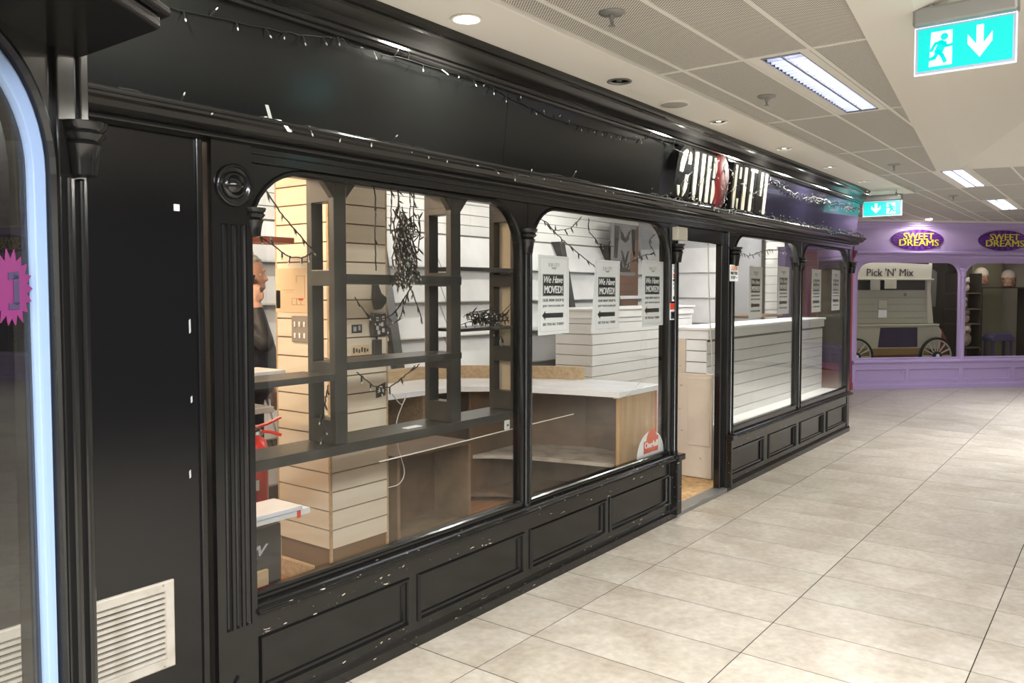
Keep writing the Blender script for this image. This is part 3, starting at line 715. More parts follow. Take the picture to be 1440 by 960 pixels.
downlight(8.97, 2.225, 'last downlight of the soffit near the fascia end', 'dim')
downlight(10.16, 2.25, 'bright downlight on the plate beside the far exit sign', 'dim')
downlight(1.20, 2.225, 'downlight overhead above the dark side panel', 'dim')
# lamps washing the lilac fascia
for k, (s, lab) in enumerate(((1.1, 'downlight over the first oval shop sign'), (4.3, 'downlight beyond the right edge over the lilac shop'))):
    p = TP_(s, -.28, 0); downlight(p[0], p[1], lab, 'on' if k == 0 else 'dim', 26)
m = MB(); m.lathe([(.082, 0), (.082, -.006), (.076, -.009), (.0, -.011)], (4.573, 2.232, CZ-.005), n=32)
sp = m.build('ceiling_speaker', P('speaker_mesh', (.44, .42, .38), .6), label='flat round grey speaker grille in cream soffit', cat='speaker', smooth=True)
m = MB(); m.lathe([(.082, .002), (.094, .002), (.094, -.006), (.084, -.008), (.082, -.004)], (4.573, 2.232, CZ-.005), n=32); m.build('trim_ring', PLASTER, sp, smooth=True)
def sprinkler(x, y, label):
    t = thing('sprinkler', label, 'sprinkler', (x, y, CZ), 'ceiling sprinklers')
    m = MB(); m.lathe([(.0, .004), (.052, .004), (.055, -.003), (.046, -.009), (.018, -.012), (.0, -.012)], (x, y, CZ), n=20); m.build('escutcheon', GREYM, t, smooth=True)
    m = MB(); m.lathe([(.010, -.01), (.010, -.03), (.006, -.034), (.006, -.045), (.003, -.05)], (x, y, CZ), n=8)
    for s in (-1, 1): m.tube([(x+s*.009, y, CZ-.028), (x+s*.013, y, CZ-.042), (x+s*.003, y, CZ-.054)], .002, 5)
    m.build('frame_arms', GREYM, t)
    m = MB(); m.lathe([(.0, -.053), (.014, -.054), (.014, -.057), (.0, -.058)], (x, y, CZ), n=12); m.build('deflector', GREYM, t)
sprinkler(2.94, 1.714, 'nearest sprinkler in the perforated ceiling panel'); sprinkler(4.735, 1.722, 'sprinkler beside the nearest louvred light'); sprinkler(7.97, 1.728, 'sprinkler in ceiling above the navy fascia')
sprinkler(11.0, 1.72, 'far sprinkler beyond the end of the shopfront'); sprinkler(13.6, 1.2, 'farthest sprinkler near the lilac shop')

# ---------- exit signs (faces -X, width along Y)
def exit_sign(x, yl, yr, z0, z1, zh, label, mirror, rods_to):
    """yl = image-left (larger y), yr = image-right"""
    t = thing('exit_sign', label, 'exit sign', (x, (yl+yr)/2, z0), 'illuminated exit signs')
    W_ = yl-yr; H_ = z1-z0
    g = lambda u, v: (yl-u*W_, z0+v*H_)            # u left->right, v up
    m = MB(); m.box(x-.035, x+.035, yr-.006, yl+.006, z1, zh); m.build('housing', STEEL if False else GREYM, t, bevel=.012)
    m = MB(); m.box(x-.006, x+.006, yr, yl, z0, z1); m.build('clear_plate', PLATE, t, bevel=.004)
    m = MB(); q0, q1 = yr-.001, yl+.001
    m.loops([[(xx, q0+i, z0-.001+i), (xx, q1-i, z0-.001+i), (xx, q1-i, z1+.001-i), (xx, q0+i, z1+.001-i)] for i, xx in ((0, x-.007), (.004, x-.007), (.004, x+.007), (0, x+.007))], closed=True); m.build('lit_rim', SIGNE, t)
    a = g(.035, .07); b = g(.965, .95); m = MB(); m.box(x-.0085, x+.0085, b[0], a[0], a[1], b[1]); m.build('green_panel', SIGNG, t)
    X = x-.0092
    fl = (lambda u: 1-u) if mirror else (lambda u: u)
    def poly(name, pts, mat, dx=0):
        m = MB(); m.prism([g(fl(u), v) for u, v in pts], X-dx, X-dx+.0006, 'x'); return m.build(name, mat, t)
    poly('door_symbol', [(.15, .14), (.385, .14), (.385, .86), (.17, .86)], SIGNW)
    def limb(name, pts, w):
        m = MB()
        for (u0, v0), (u1, v1) in zip(pts[:-1], pts[1:]):
            p, q = Vector(g(fl(u0), v0)), Vector(g(fl(u1), v1)); d = (q-p).normalized(); nn = Vector((-d.y, d.x))*w/2
            p -= d*w*.3; q += d*w*.3
            m.prism([tuple(p+nn), tuple(q+nn), tuple(q-nn), tuple(p-nn)], X-.0016, X-.0007, 'x')
        m.build(name, SIGNG, t)
    limb('runner_torso', [(.285, .60), (.250, .44)], .030*W_/.35)
    limb('runner_arms', [(.172, .47), (.215, .61), (.28, .64), (.325, .535), (.385, .545)], .011*W_/.35)
    limb('runner_legs', [(.115, .285), (.205, .315), (.245, .44), (.285, .35), (.315, .215)], .014*W_/.35)
    c = g(fl(.305), .735); m = MB(); m.lathe([(.0, 0), (.0135*W_/.35, 0), (.0135*W_/.35, -.0009), (0, -.0009)], (X-.0007, c[0], c[1]), 'x', 14); m.build('runner_head', SIGNG, t)
    poly('arrow', [(.62, .86), (.69, .86), (.69, .48), (.775, .70), (.775, .50), (.655, .20), (.535, .50), (.535, .70), (.62, .48)], SIGNW)
    for u in (.15, .85):
        p = g(u, 1); m = MB(); m.tube([(x, p[0], zh), (x, p[0], rods_to)], .005, 6); m.tube([(x, p[0], zh), (x, p[0], zh+.02)], .009, 6); m.build('rod', GREYM, t, smooth=True)
    if rods_to-zh > .05:
        pass
    m = MB(); p = g(.93, 1); m.lathe([(.0, 0), (.004, 0), (.004, -.003), (0, -.004)], (x-.0352, p[0], zh-.02), 'x', 8); m.build('indicator', LEDG, t)
    return t
exit_sign(3.585, .708, .362, 2.448, 2.632, 2.705, 'large green exit sign with running man hanging from the coffer', False, 2.848)
exit_sign(9.86, 2.455, 2.045, 2.432, 2.60, 2.668, 'small far green exit sign beside the fascia end', True, 2.718)

# ================================================================== SIGNS, POSTERS AND STICKERS ON THE BLACK SHOP
# fascia frame: local u along X, v up the leaning board
def fpt(x, z, out=0.):
    t = (z-2.204)/(2.585-2.204); y = 2.495+(2.457-2.495)*t
    return Vector((x, y-out*.995, z-out*.10))
def letter(name, label, bars, back, redpart=None):
    """bars: list of polygons (x,z); back: backing polygon"""
    t = thing(name, label, 'sign letter', tuple(fpt(sum(p[0] for p in back)/len(back), min(p[1] for p in back))), 'striped letters on the fascia')
    def slab(poly, o0, o1, nm, mat):
        m = MB(); m.loops([[tuple(fpt(x, z, o0)) for x, z in poly], [tuple(fpt(x, z, o1)) for x, z in poly]], cap=True); return m.build(nm, mat, t)
    slab(back, .0, .055, 'backing', BLACK)
    for b in bars: slab(b, .0552, .061, 'cream_bar', CREAMF)
    return t
ZB, ZT = 2.232, 2.556
def bar(x, w=.052, z0=ZB, z1=ZT, tip=None):
    h = w/2
    if tip == 'b': return [(x-h*.55, z0), (x+h*.55, z0), (x+h, z0+.07), (x+h, z1), (x-h, z1), (x-h, z0+.07)]
    if tip == 'l': return [(x-h*.2, z0), (x+h, z0), (x+h, z1), (x-h, z1), (x-h, z0+.06)]
    return [(x-h, z0), (x+h, z0), (x+h, z1), (x-h, z1)]
def curl(x, w, z0, z1, side, k=.03):      # a bar bulging at one side
    h = w/2; n = 6; c = []
    for i in range(n+1):
        t = i/n; c.append((x+side*(h+k*math.sin(math.pi*t)-k*.5), z0+(z1-z0)*t))
    s = [(x-side*h, z1), (x-side*h, z0)]
    return c+s
letter('sign_letter', 'striped cream and black letter S, first on the fascia',
       [[(5.045, 2.40), (5.095, 2.40), (5.15, 2.545), (5.125, 2.552), (5.075, 2.52), (5.05, 2.46)], [(5.165, 2.46), (5.205, 2.46), (5.212, 2.50), (5.20, 2.535), (5.18, 2.545), (5.165, 2.50)],
        [(5.14, 2.388), (5.185, 2.388), (5.175, 2.30), (5.15, 2.262), (5.12, 2.238), (5.125, 2.29)], [(5.03, 2.308), (5.065, 2.308), (5.072, 2.262), (5.062, 2.238), (5.045, 2.25)]],
       [(4.995, 2.23), (5.225, 2.222), (5.235, 2.36), (5.245, 2.55), (5.19, 2.575), (5.09, 2.575), (5.02, 2.52), (5.0, 2.40)])
letter('sign_letter', 'striped cream and black letter U after the S', [bar(5.295, .046, tip='b'), bar(5.410, .040, tip='b')],
       [(5.25, 2.225), (5.46, 2.225), (5.462, 2.57), (5.25, 2.57)])
letter('sign_letter', 'striped cream and black letter B left of the maroon oval', [bar(5.512, .042), curl(5.612, .030, 2.41, ZT, 1), curl(5.606, .030, ZB, 2.395, 1)],
       [(5.468, 2.225), (5.635, 2.225), (5.645, 2.57), (5.468, 2.57)])
ov = [(5.755+.145*math.cos(a)*(1 if math.sin(a) > -.2 else .92)-(.025 if math.cos(a) < -.3 and abs(math.sin(a)) < .75 else 0)*-1, 2.398+.198*math.sin(a)) for a in [2*math.pi*k/32 for k in range(32)]]
t = thing('sign_oval', 'tall maroon oval plaque between the striped letter groups', 'sign', tuple(fpt(5.765, 2.20)))
m = MB(); m.loops([[tuple(fpt(x, z, .0)) for x, z in ov], [tuple(fpt(x, z, .046)) for x, z in ov], [tuple(fpt(5.765+(x-5.765)*.93, 2.398+(z-2.398)*.95, .053)) for x, z in ov]], cap=True); m.build('plaque', MAROON, t, smooth=True)
letter('sign_letter', 'striped cream and black letter C right of the maroon oval', [bar(6.005, .036, tip='b'), bar(6.09, .026, 2.46, ZT-.01), bar(6.075, .026, ZB, 2.31, tip='b')],
       [(5.955, 2.225), (6.125, 2.225), (6.125, 2.57), (5.955, 2.57)])
letter('sign_letter', 'single striped letter I after the C', [bar(6.195, .048)], [(6.135, 2.225), (6.245, 2.225), (6.245, 2.57), (6.135, 2.57)])
letter('sign_letter', 'striped letter T before the final Y', [bar(6.335, .048, ZB, ZT-.012), [(6.29, ZT-.015), (6.43, ZT-.015), (6.43, ZT+.006), (6.29, ZT+.006)]], [(6.255, 2.225), (6.44, 2.225), (6.44, 2.575), (6.255, 2.575)])
letter('sign_letter', 'striped letter Y, last on the fascia', [bar(6.540, .044, 2.37, ZT, tip='b'), bar(6.645, .044)], [(6.45, 2.225), (6.70, 2.225), (6.70, 2.57), (6.45, 2.57)])

EX, EZ = (1, 0, 0), (0, 0, 1)
def poster(x, z1, label, w=.305, h=.442, skew=0., y=2.572, hb=None):
    t = thing('moved_poster', label, 'poster', (x, y, z1-h), 'white shop-moved posters on the glass')
    zc = lambda v: z1-v*h
    m = MB(); m.prism([(x-w/2-skew, z1-h), (x+w/2-skew*.2, z1-h+.004), (x+w/2, z1-.004), (x-w/2+skew*.3, z1)], y, y+.001, 'y'); m.build('sheet', PAPER, t)
    yo = y-.0006
    m = MB(); m.rectring(x-w*.445, x+w*.445, z1-h*.955, z1-h*.03, [(0, yo+.0004), (0, yo), (.0016, yo), (.0016, yo+.0004)]); m.build('border_line', LINEINK, t)
    def box(u0, u1, v0, v1, mat, nm, yy=yo):
        m = MB(); m.box(x-w/2+u0*w, x-w/2+u1*w, yy-.0003, yy+.0003, zc(v1), zc(v0)); return m.build(nm, mat, t)
    text('SUB CITY', 'emblem_lettering', GREYINK, t, (x, yo, zc(.12)), EX, EZ, w*.36, h*.045, bold=.0)
    m = MB(); m.prism([(x-.03, zc(.15)), (x+.03, zc(.15)), (x+.014, zc(.175)), (x-.014, zc(.175))], yo-.0002, yo+.0002, 'y'); m.build('emblem', GREYINK, t)
    box(.13, .82, .235, .515, GREYINK, 'block_edge'); box(.15, .80, .245, .505, INK, 'black_block', yo-.0008)
    text('We Have', 'script_lettering', PAPER, t, (x-.0075, yo-.0018, zc(.305)), EX, EZ, w*.60, h*.085, shear=.35, bold=.012)
    text('MOVED!', 'bold_lettering', PAPER, t, (x-.0075, yo-.0018, zc(.43)), EX, EZ, w*.58, h*.095, bold=.02)
    text('OUR NEW SHOP IS', 'lettering', INK, t, (x-.006, yo, zc(.565)), EX, EZ, w*.68, h*.036, bold=.006)
    text('JUST TWO DOORS UP!', 'lettering', INK, t, (x-.006, yo, zc(.64)), EX, EZ, w*.68, h*.034, bold=.006)
    ar = [(.12, .755), (.22, .695), (.22, .725), (.80, .725), (.80, .785), (.22, .785), (.22, .815)]
    m = MB(); m.prism([(x-w/2+u*w, zc(v)) for u, v in ar], yo-.0004, yo+.0004, 'y'); m.build('arrow', INK, t)
    text('SEE YOU ALL THERE!', 'lettering', INK, t, (x-.006, yo, zc(.865)), EX, EZ, w*.67, h*.034, bold=.006)
    return t
poster(3.79, 1.795, 'leftmost white moved poster in the window left of the doorway')
poster(4.375, 1.787, 'tilted middle white moved poster, between two others in one window', skew=.035)
poster(4.975, 1.80, 'white moved poster closest to the doorway on its left')
poster(6.875, 1.806, 'white moved poster nearest the doorway in the window right of it')
poster(7.58, 1.822, 'white moved poster beside the thin post, in front of slatted strip')
poster(8.575, 1.817, 'white moved poster just right of the thin post in last window')
poster(9.27, 1.823, 'white moved poster farthest right at the shopfront end')

# half-round gift card sticker
t = thing('gift_card_sticker', 'white and red half-round gift card sticker in lower window corner', 'sticker', (5.0, 2.570, .482))
m = MB(); m.prism([(4.765, .484), (5.15, .484)]+[(4.957+.1925*math.cos(a), .484+.165*math.sin(a)) for a in [math.pi*k/14 for k in range(1, 14)]], 2.570, 2.5715, 'y'); m.build('sheet', PAPER, t)
m = MB(); m.prism([(4.855, .505), (5.065, .505), (5.065, .61), (4.855, .585)], 2.5685, 2.5695, 'y'); m.build('red_block', REDS, t)
m = MB(); m.lathe([(0, 0), (.078, 0), (.078, -.0008), (0, -.0008)], (4.97, 2.5685, .583), 'y', 24); m.build('red_disc', P('orange_red_print', (.80, .13, .05), .45), t)
text('One4all', 'lettering', PAPER, t, (4.96, 2.5665, .560), EX, EZ, .185, .042, bold=.03)
# narrow opening-hours strip, square notice and caution card by the doorway
def card(name, label, x0, x1, z0, z1, y, prints, cat='sticker'):
    t = thing(name, label, cat, ((x0+x1)/2, y, z0))
    m = MB(); m.box(x0, x1, y, y+.002, z0, z1); m.build('sheet', PAPER, t)
    for u0, u1, v0, v1, mat in prints:
        m = MB(); m.box(x0+(x1-x0)*u0, x0+(x1-x0)*u1, y-.0008, y-.0001, z0+(z1-z0)*v0, z0+(z1-z0)*v1); m.build('printed_mark', mat, t)
    return t
card('payment_strip', 'tall narrow white payment strip on the door post', 5.163, 5.218, 1.525, 1.78, 2.521,
     [(.2, .8, .94, .96, GREYINK), (.3, .7, .80, .88, GREYINK), (.2, .8, .68, .74, REDS), (.2, .8, .63, .66, INK), (.15, .85, .54, .60, INK), (.2, .8, .44, .50, GREYINK), (.3, .7, .32, .40, GREYINK), (.25, .75, .05, .13, INK)])
card('square_notice', 'small red and black notice below the payment strip', 5.128, 5.225, 1.397, 1.512, 2.519, [(0, .92, .62, 1.0, REDS), (.12, .88, .06, .50, INK), (.35, .6, .18, .42, GREYINK)], 'notice')
card('square_notice', 'small red and black notice in window just right of doorway', 6.29, 6.40, 1.397, 1.512, 2.570, [(0, 1, .62, 1.0, REDS), (.12, .88, .06, .50, INK)], 'notice')
t = card('caution_card', 'cream caution card hanging on the right door post', 6.095, 6.262, 1.672, 1.80, 2.488, [(.72, .9, .2, .24, INK)], 'card')
text('CAUTION', 'lettering', P('orange_print', (.75, .28, .12), .5), t, (6.178, 2.487, 1.772), EX, EZ, .135, .030, bold=.02)
text('MIND YOUR', 'lettering', INK, t, (6.178, 2.487, 1.735), EX, EZ, .135, .024, bold=.02)
text('STEP', 'lettering', INK, t, (6.158, 2.487, 1.702), EX, EZ, .09, .022, bold=.02)
# door sensor box
t = thing('alarm_box', 'small cream alarm box at the top of the doorway', 'alarm box', (5.225, 2.50, 1.945))
m = MB(); m.box(5.150, 5.300, 2.472, 2.52, 1.945, 2.035); m.build('case', P('cream_plastic', (.60, .57, .48), .4), t, bevel=.006)
for dz in (.062, .045, .028):
    m = MB(); m.ball((5.285, 2.4715, 1.945+dz), .004, 8, 6); m.build('led', PAPER, t)
m = MB(); m.tube([(5.30, 2.50, 1.957), (5.36, 2.51, 1.957)], .004, 6); m.build('arm', CABLE, t)
# white label and scuffs on the dark side panel
m = MB(); m.box(1.487, 1.507, 2.5195, 2.5218, 1.862, 1.884); m.build('price_label', PAPER, label='tiny square white label on the dark side panel', cat='label')
for x, z0, z1, lab in ((1.535, 1.455, 1.505, 'upper'), (1.537, 1.22, 1.245, 'middle'), (1.527, .965, .995, 'lower')):
    m = MB(); m.prism([(x, z0), (x+.006, z0+.004), (x+.005, z1), (x-.001, z1-.006)], 2.5205, 2.5218, 'y'); m.build('tape_scrap', GREYINK, label=lab+' grey scrap of torn tape on the dark side panel', cat='tape')

# ---------- vent grille
t = thing('vent_grille', 'cream louvred vent grille low on the dark side panel', 'vent', (1.16, 2.52, .35))
m = MB(); m.rectring(.86, 1.459, .352, .642, [(0, 2.522), (0, 2.512), (.004, 2.509), (.030, 2.509), (.034, 2.513), (.034, 2.522)]); m.build('frame', VENT, t)
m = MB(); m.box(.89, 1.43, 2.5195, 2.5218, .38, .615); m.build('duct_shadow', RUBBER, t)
n = 12; pr = None
for k in range(n):
    z = .388+(.612-.388)*k/n; zz = (z+z+.016)/2
    if pr is None:
        m = MB(); m.prism([(2.5190, z+.0095), (2.5190, z+.0110), (2.5075, z+.0105), (2.5070, z), (2.5085, z)], .893, 1.426, 'x'); pr = m.build('slat', VENT, t); z00 = W[pr.name].z-z
    else: dup(pr, (W[pr.name].x, W[pr.name].y, z+z00), t)
for x, z in ((1.42, .632), (1.42, .362), (.9, .632), (.9, .362)):
    m = MB(); m.ball((x, 2.509, z), .004, 8, 6); m.build('screw', GREYM, t)

# ================================================================== INSIDE THE BLACK SHOP
def tube_light(x0, x1, y0, y1, z, label, pw, col=(1, .97, .92), mat=TUBEW):
    t = thing('tube_light', label, 'tube light', ((x0+x1)/2, (y0+y1)/2, z), 'tube lights of the empty shop')
    m = MB(); m.box(x0, x1, y0, y1, z+.02, z+.05); m.build('batten', P('batten_white', (.8, .8, .8), .4), t, bevel=.003)
    lx, ly = x1-x0, y1-y0
    a, b = ((x0+.02, (y0+y1)/2, z), (x1-.02, (y0+y1)/2, z)) if lx > ly else (((x0+x1)/2, y0+.02, z), ((x0+x1)/2, y1-.02, z))
    m = MB(); m.tube([a, b], .014, 8); m.build('tube', mat, t, smooth=True)
    lamp('tube_glow', 'AREA', ((x0+x1)/2, (y0+y1)/2, z-.03), pw, col, t, size=lx, sizey=ly)
for k, (x, y) in enumerate(((3.9, 4.80), (5.6, 4.80), (7.3, 4.80))):
    tube_light(x-.7, x+.7, y-.04, y+.04, 2.61, ('left', 'middle', 'right')[k]+' white tube light on the shop ceiling near the back wall', SHOP_W*.33)
tube_light(8.2, 9.4, 3.55, 3.63, 2.61, 'tube light at the right end of the shop ceiling', SHOP_W)
tube_light(6.6, 9.3, 2.625, 2.665, 2.61, 'tube light above the white display sill', SHOP_W*4.5)
tube_light(4.3, 5.2, 2.625, 2.665, 2.61, 'tube light above the L-shaped desk', SHOP_W*1.0)
tube_light(1.75, 1.83, 3.0, 4.4, 2.50, 'warm tube light at the left end of the shop', 64, (1, .74, .50), P('amber_tube', (1, 1, 1), .4, emit=((1, .72, .45), 8.0)))

# ---------- slatted column
t = thing('slat_column', 'maple slatted square display column behind the left window', 'column', (3.095, 3.62, .03))
cx0, cx1, cy0, cy1 = 2.88, 3.312, 3.40, 3.852
m = MB(); m.box(cx0+.012, cx1-.012, cy0+.012, cy1-.012, .03, 2.65); m.build('core', PEACHG, t)
SP = .1036
for along, x0, x1, y in (('y', cy0+.014, cy1-.014, cx0), ('x', cx0+.014, cx1-.014, cy0)):
    slat_rows(t, x0, x1, y, .205, 23, SP, PEACH, th=.014, along=along, gap=.008)
for (x, y) in ((cx0, cy0), (cx1-.014, cy0), (cx0, cy1-.014)):
    m = MB(); m.box(x, x+.013, y, y+.013, .03, 2.65); m.build('corner_bead', PALEW, t)
m = MB(); m.box(2.79, 2.82, 3.46, 3.80, .03, .125); m.build('timber_block', PALEW, label='short pale timber offcut on floor by the slatted column', cat='timber', bevel=.003)
# papers and plates on the column
def onleft(u): return cy1-u            # u measured from image-left
t = thing('floor_plan_sheet', 'tan floor plan sheet pinned on the slatted column', 'paper', (2.879, 3.68, 1.47))
m = MB(); m.box(2.8765, 2.8785, 3.512, 3.845, 1.478, 1.722); m.build('sheet', SUMMER, t)
def pl(y0, y1, z0, z1, mat=TEXTB): m = MB(); m.box(2.8757, 2.8764, y0, y1, z0, z1); m.build('plan_line', mat, t)
for a in ((3.59, 3.593, 1.56, 1.68), (3.59, 3.66, 1.677, 1.68), (3.59, 3.70, 1.52, 1.523), (3.59, 3.70, 1.555, 1.558), (3.70, 3.703, 1.52, 1.558), (3.66, 3.663, 1.52, 1.555), (3.625, 3.628, 1.52, 1.555), (3.68, 3.78, 1.60, 1.603), (3.69, 3.75, 1.59, 1.592), (3.66, 3.663, 1.64, 1.68)): pl(*a)
pl(3.605, 3.645, 1.545, 1.555, REDS)
t = thing('switch_plate', 'grey plate of six switches screwed to the slatted column', 'switch plate', (2.875, 3.625, 1.315))
m = MB(); m.box(2.868, 2.8788, 3.55, 3.70, 1.315, 1.460); m.build('plate', P('grey_plate', (.27, .23, .20), .4), t, bevel=.008)
for j in range(2):
    for i in range(3):
        y = 3.665-.04*i; z = 1.415-.062*j; m = MB(); m.box(2.862, 2.869, y-.006, y+.006, z-.014, z+.014); m.build('switch', PAPER, t, bevel=.002)
m = MB(); m.box(2.8765, 2.8785, 3.805, 3.842, 1.50, 1.60); m.build('paper_note', P('cream_note', (.66, .55, .40), .6), label='narrow cream note stuck over the floor plan edge', cat='note')
# devices and stickers on the right face
t = thing('hanging_device', 'dark grey figure-shaped device hanging on the column right face', 'device', (3.24, 3.385, 1.23))
m = MB(); m.prism([(3.185, 1.66), (3.20, 1.66), (3.235, 1.585), (3.275, 1.56), (3.27, 1.53), (3.235, 1.495), (3.195, 1.49), (3.178, 1.55)], 3.365, 3.393, 'y'); m.build('upper_body', GREYU, t, bevel=.004)
m = MB(); m.prism([(3.165, 1.475), (3.26, 1.475), (3.268, 1.41), (3.30, 1.39), (3.305, 1.345), (3.165, 1.345), (3.158, 1.40)], 3.358, 3.393, 'y'); m.build('lower_body', GREYU, t, bevel=.006)
for x, z in ((3.19, 1.44), (3.235, 1.445), (3.19, 1.39), (3.225, 1.41), (3.235, 1.375), (3.20, 1.365)):
    m = MB(); m.box(x-.009, x+.009, 3.353, 3.358, z-.011, z+.011); m.build('button', GREYINK, t, bevel=.002)
m = MB(); m.box(3.18, 3.238, 3.368, 3.393, 1.235, 1.325); m.build('battery_box', GREYU, t, bevel=.005)
m = MB(); m.tube([(3.205, 3.38, 1.345), (3.207, 3.378, 1.32)], .006, 6); m.build('lead', WIRE, t)
def facecard(name, label, x0, x1, z0, z1, mat, marks=()):
    t = thing(name, label, 'sticker', ((x0+x1)/2, 3.398, z0))
    m = MB(); m.box(x0, x1, 3.3965, 3.3985, z0, z1); m.build('sheet', mat, t)
    for a, b, c, d, mt in marks: m = MB(); m.box(a, b, 3.3957, 3.3964, c, d); m.build('printed_mark', mt, t)
facecard('photo_sticker', 'small dark photo sticker on the slatted column', 3.037, 3.112, 1.365, 1.412, BANNERD, [(3.05, 3.07, 1.375, 1.40, GREYINK), (3.085, 3.10, 1.38, 1.405, GREYINK)])
facecard('band_sticker', 'scratched grey lettered sticker on the slatted column', 3.035, 3.165, 1.242, 1.298, SUMMER, [(3.045+.02*k, 3.057+.02*k, 1.255+.004*(k % 2), 1.285-.005*(k % 3), BANNERD) for k in range(6)])
t = thing('skull_sticker', 'black sticker with white skull, low on the column', 'sticker', (3.25, 3.398, .995))
m = MB(); m.prism([(3.215, .99), (3.288, 1.0), (3.288, 1.075), (3.215, 1.055)], 3.3965, 3.3985, 'y'); m.build('sheet', BANNERD, t)
m = MB(); m.prism([(3.25+.016*math.cos(a), 1.043+.014*math.sin(a)) for a in [2*math.pi*k/10 for k in range(10)]], 3.3955, 3.3962, 'y'); m.prism([(3.228, 1.018), (3.275, 1.030), (3.275, 1.036), (3.228, 1.024)], 3.3955, 3.3962, 'y'); m.prism([(3.228, 1.030), (3.275, 1.018), (3.275, 1.024), (3.228, 1.036)], 3.3955, 3.3962, 'y'); m.build('printed_mark', PAPER, t)

# ---------- dark grey ladder-framed window display shelving
t = thing('display_unit', 'dark grey ladder-framed display shelving inside the left window', 'shelving', (2.7, 2.83, .85))
def ub(name, b, bevel=.003): m = MB(); m.box(*b); m.build(name, GREYU, t, bevel=bevel)
for xa, xb in ((2.362, 2.432), (3.125, 3.20), (3.665, 3.722)):
    zb = .925
    ub('front_post', (xa, xb, 2.75, 2.785, zb, 2.10)); ub('back_post', (xa+.005, xb, 2.905, 2.94, zb, 2.10))
    for z0, z1 in ((.925, 1.03), (1.20, 1.285), (1.62, 1.69), (1.985, 2.10)): ub('rung', (xa+.002, xb-.002, 2.784, 2.906, z0, z1))
ub('base_shelf', (1.55, 3.72, 2.752, 2.965, .887, .923)); ub('base_lip', (1.55, 3.72, 2.742, 2.753, .880, .925))
ub('left_shelf', (1.55, 2.362, 2.752, 2.965, 1.208, 1.236))
ub('middle_shelf', (2.434, 3.205, 2.748, 2.965, 1.248, 1.282)); ub('upper_shelf', (2.434, 3.205, 2.748, 2.965, 1.628, 1.672))
ub('right_shelf', (3.202, 3.715, 2.752, 2.965, 1.385, 1.402)); ub('right_top_shelf', (3.202, 3.715, 2.752, 2.965, 1.700, 1.722))
ub('header_beam', (1.55, 3.74, 2.745, 2.785, 2.066, 2.20)); ub('back_beam', (1.55, 3.74, 2.91, 2.945, 2.09, 2.20))
for xa in (2.432, 3.20):
    m = MB(); m.prism([(xa, 2.07), (xa+.06, 2.07), (xa, 2.0)], 2.752, 2.782, 'y'); m.build('corner_bracket', GREYU, t)
    m = MB(); m.prism([(xa-.07, 2.07), (xa-.13, 2.07), (xa-.07, 2.0)], 2.752, 2.782, 'y'); m.build('corner_bracket', GREYU, t)
m = MB(); m.box(3.724, 3.734, 2.787, 2.955, .93, 2.06); m.build('side_panel', P('cream_side_board', (.60, .52, .38), .5), t)
m = MB(); m.box(2.86, 2.96, 2.80, 2.84, .9235, .9265); m.build('paper_slip', PAPER, label='white paper slip lying on the dark base shelf', cat='paper')
# socket, cable and rail behind the left window
t = thing('wall_socket', 'small white socket hanging under the dark shelf', 'socket', (3.60, 2.735, .80))
m = MB(); m.box(3.565, 3.605, 2.741, 2.752, .828, .882); m.build('plate', PAPER, t, bevel=.003)
m = MB(); m.box(3.578, 3.59, 2.738, 2.742, .848, .858); m.build('hole', INK, t)
def cable(name, label, pts, r, mat, cat='cable'):
    # smooth through points with Catmull-Rom
    P_ = [Vector(p) for p in pts]; out = []
    for i in range(len(P_)-1):
        p0, p1, p2, p3 = P_[max(i-1, 0)], P_[i], P_[i+1], P_[min(i+2, len(P_)-1)]
        for k in range(6):
            u = k/6; out.append(.5*((2*p1)+(p2-p0)*u+(2*p0-5*p1+4*p2-p3)*u*u+(3*p1-p0-3*p2+p3)*u**3))
    out.append(P_[-1]); m = MB(); m.tube(out, r, 5); return m.build(name, mat, label=label, cat=cat, smooth=True)
cable('glass_rail', 'thin white cable taped level across the inside of left windows', [(2.50, 2.625, .845), (3.0, 2.628, .85), (3.49, 2.64, .855), (4.1, 2.64, .862)], .003, CABLE)
cable('loose_cable', 'thin white cable curving up from the desk corner to door post', [(4.80, 2.77, .872), (4.90, 2.765, .868), (4.98, 2.74, .90), (5.08, 2.70, .98), (5.14, 2.64, 1.05)], .003, CABLE)
cable('loose_cable', 'thin white cable looping down beside the slatted column', [(3.36, 3.42, 1.0), (3.42, 3.40, .93), (3.46, 3.40, .98), (3.36, 3.38, .84), (3.35, 3.36, .70), (3.39, 3.35, .55), (3.36, 3.36, .48), (3.28, 3.37, .47)], .003, CABLE)
cable('door_cord', 'white cord hanging inside the open doorway', [(6.134, 2.69, 1.955), (6.16, 2.69, 1.6), (6.20, 2.69, 1.3), (6.235, 2.69, 1.1), (6.245, 2.69, .95)], .006, CABLE, 'cord')

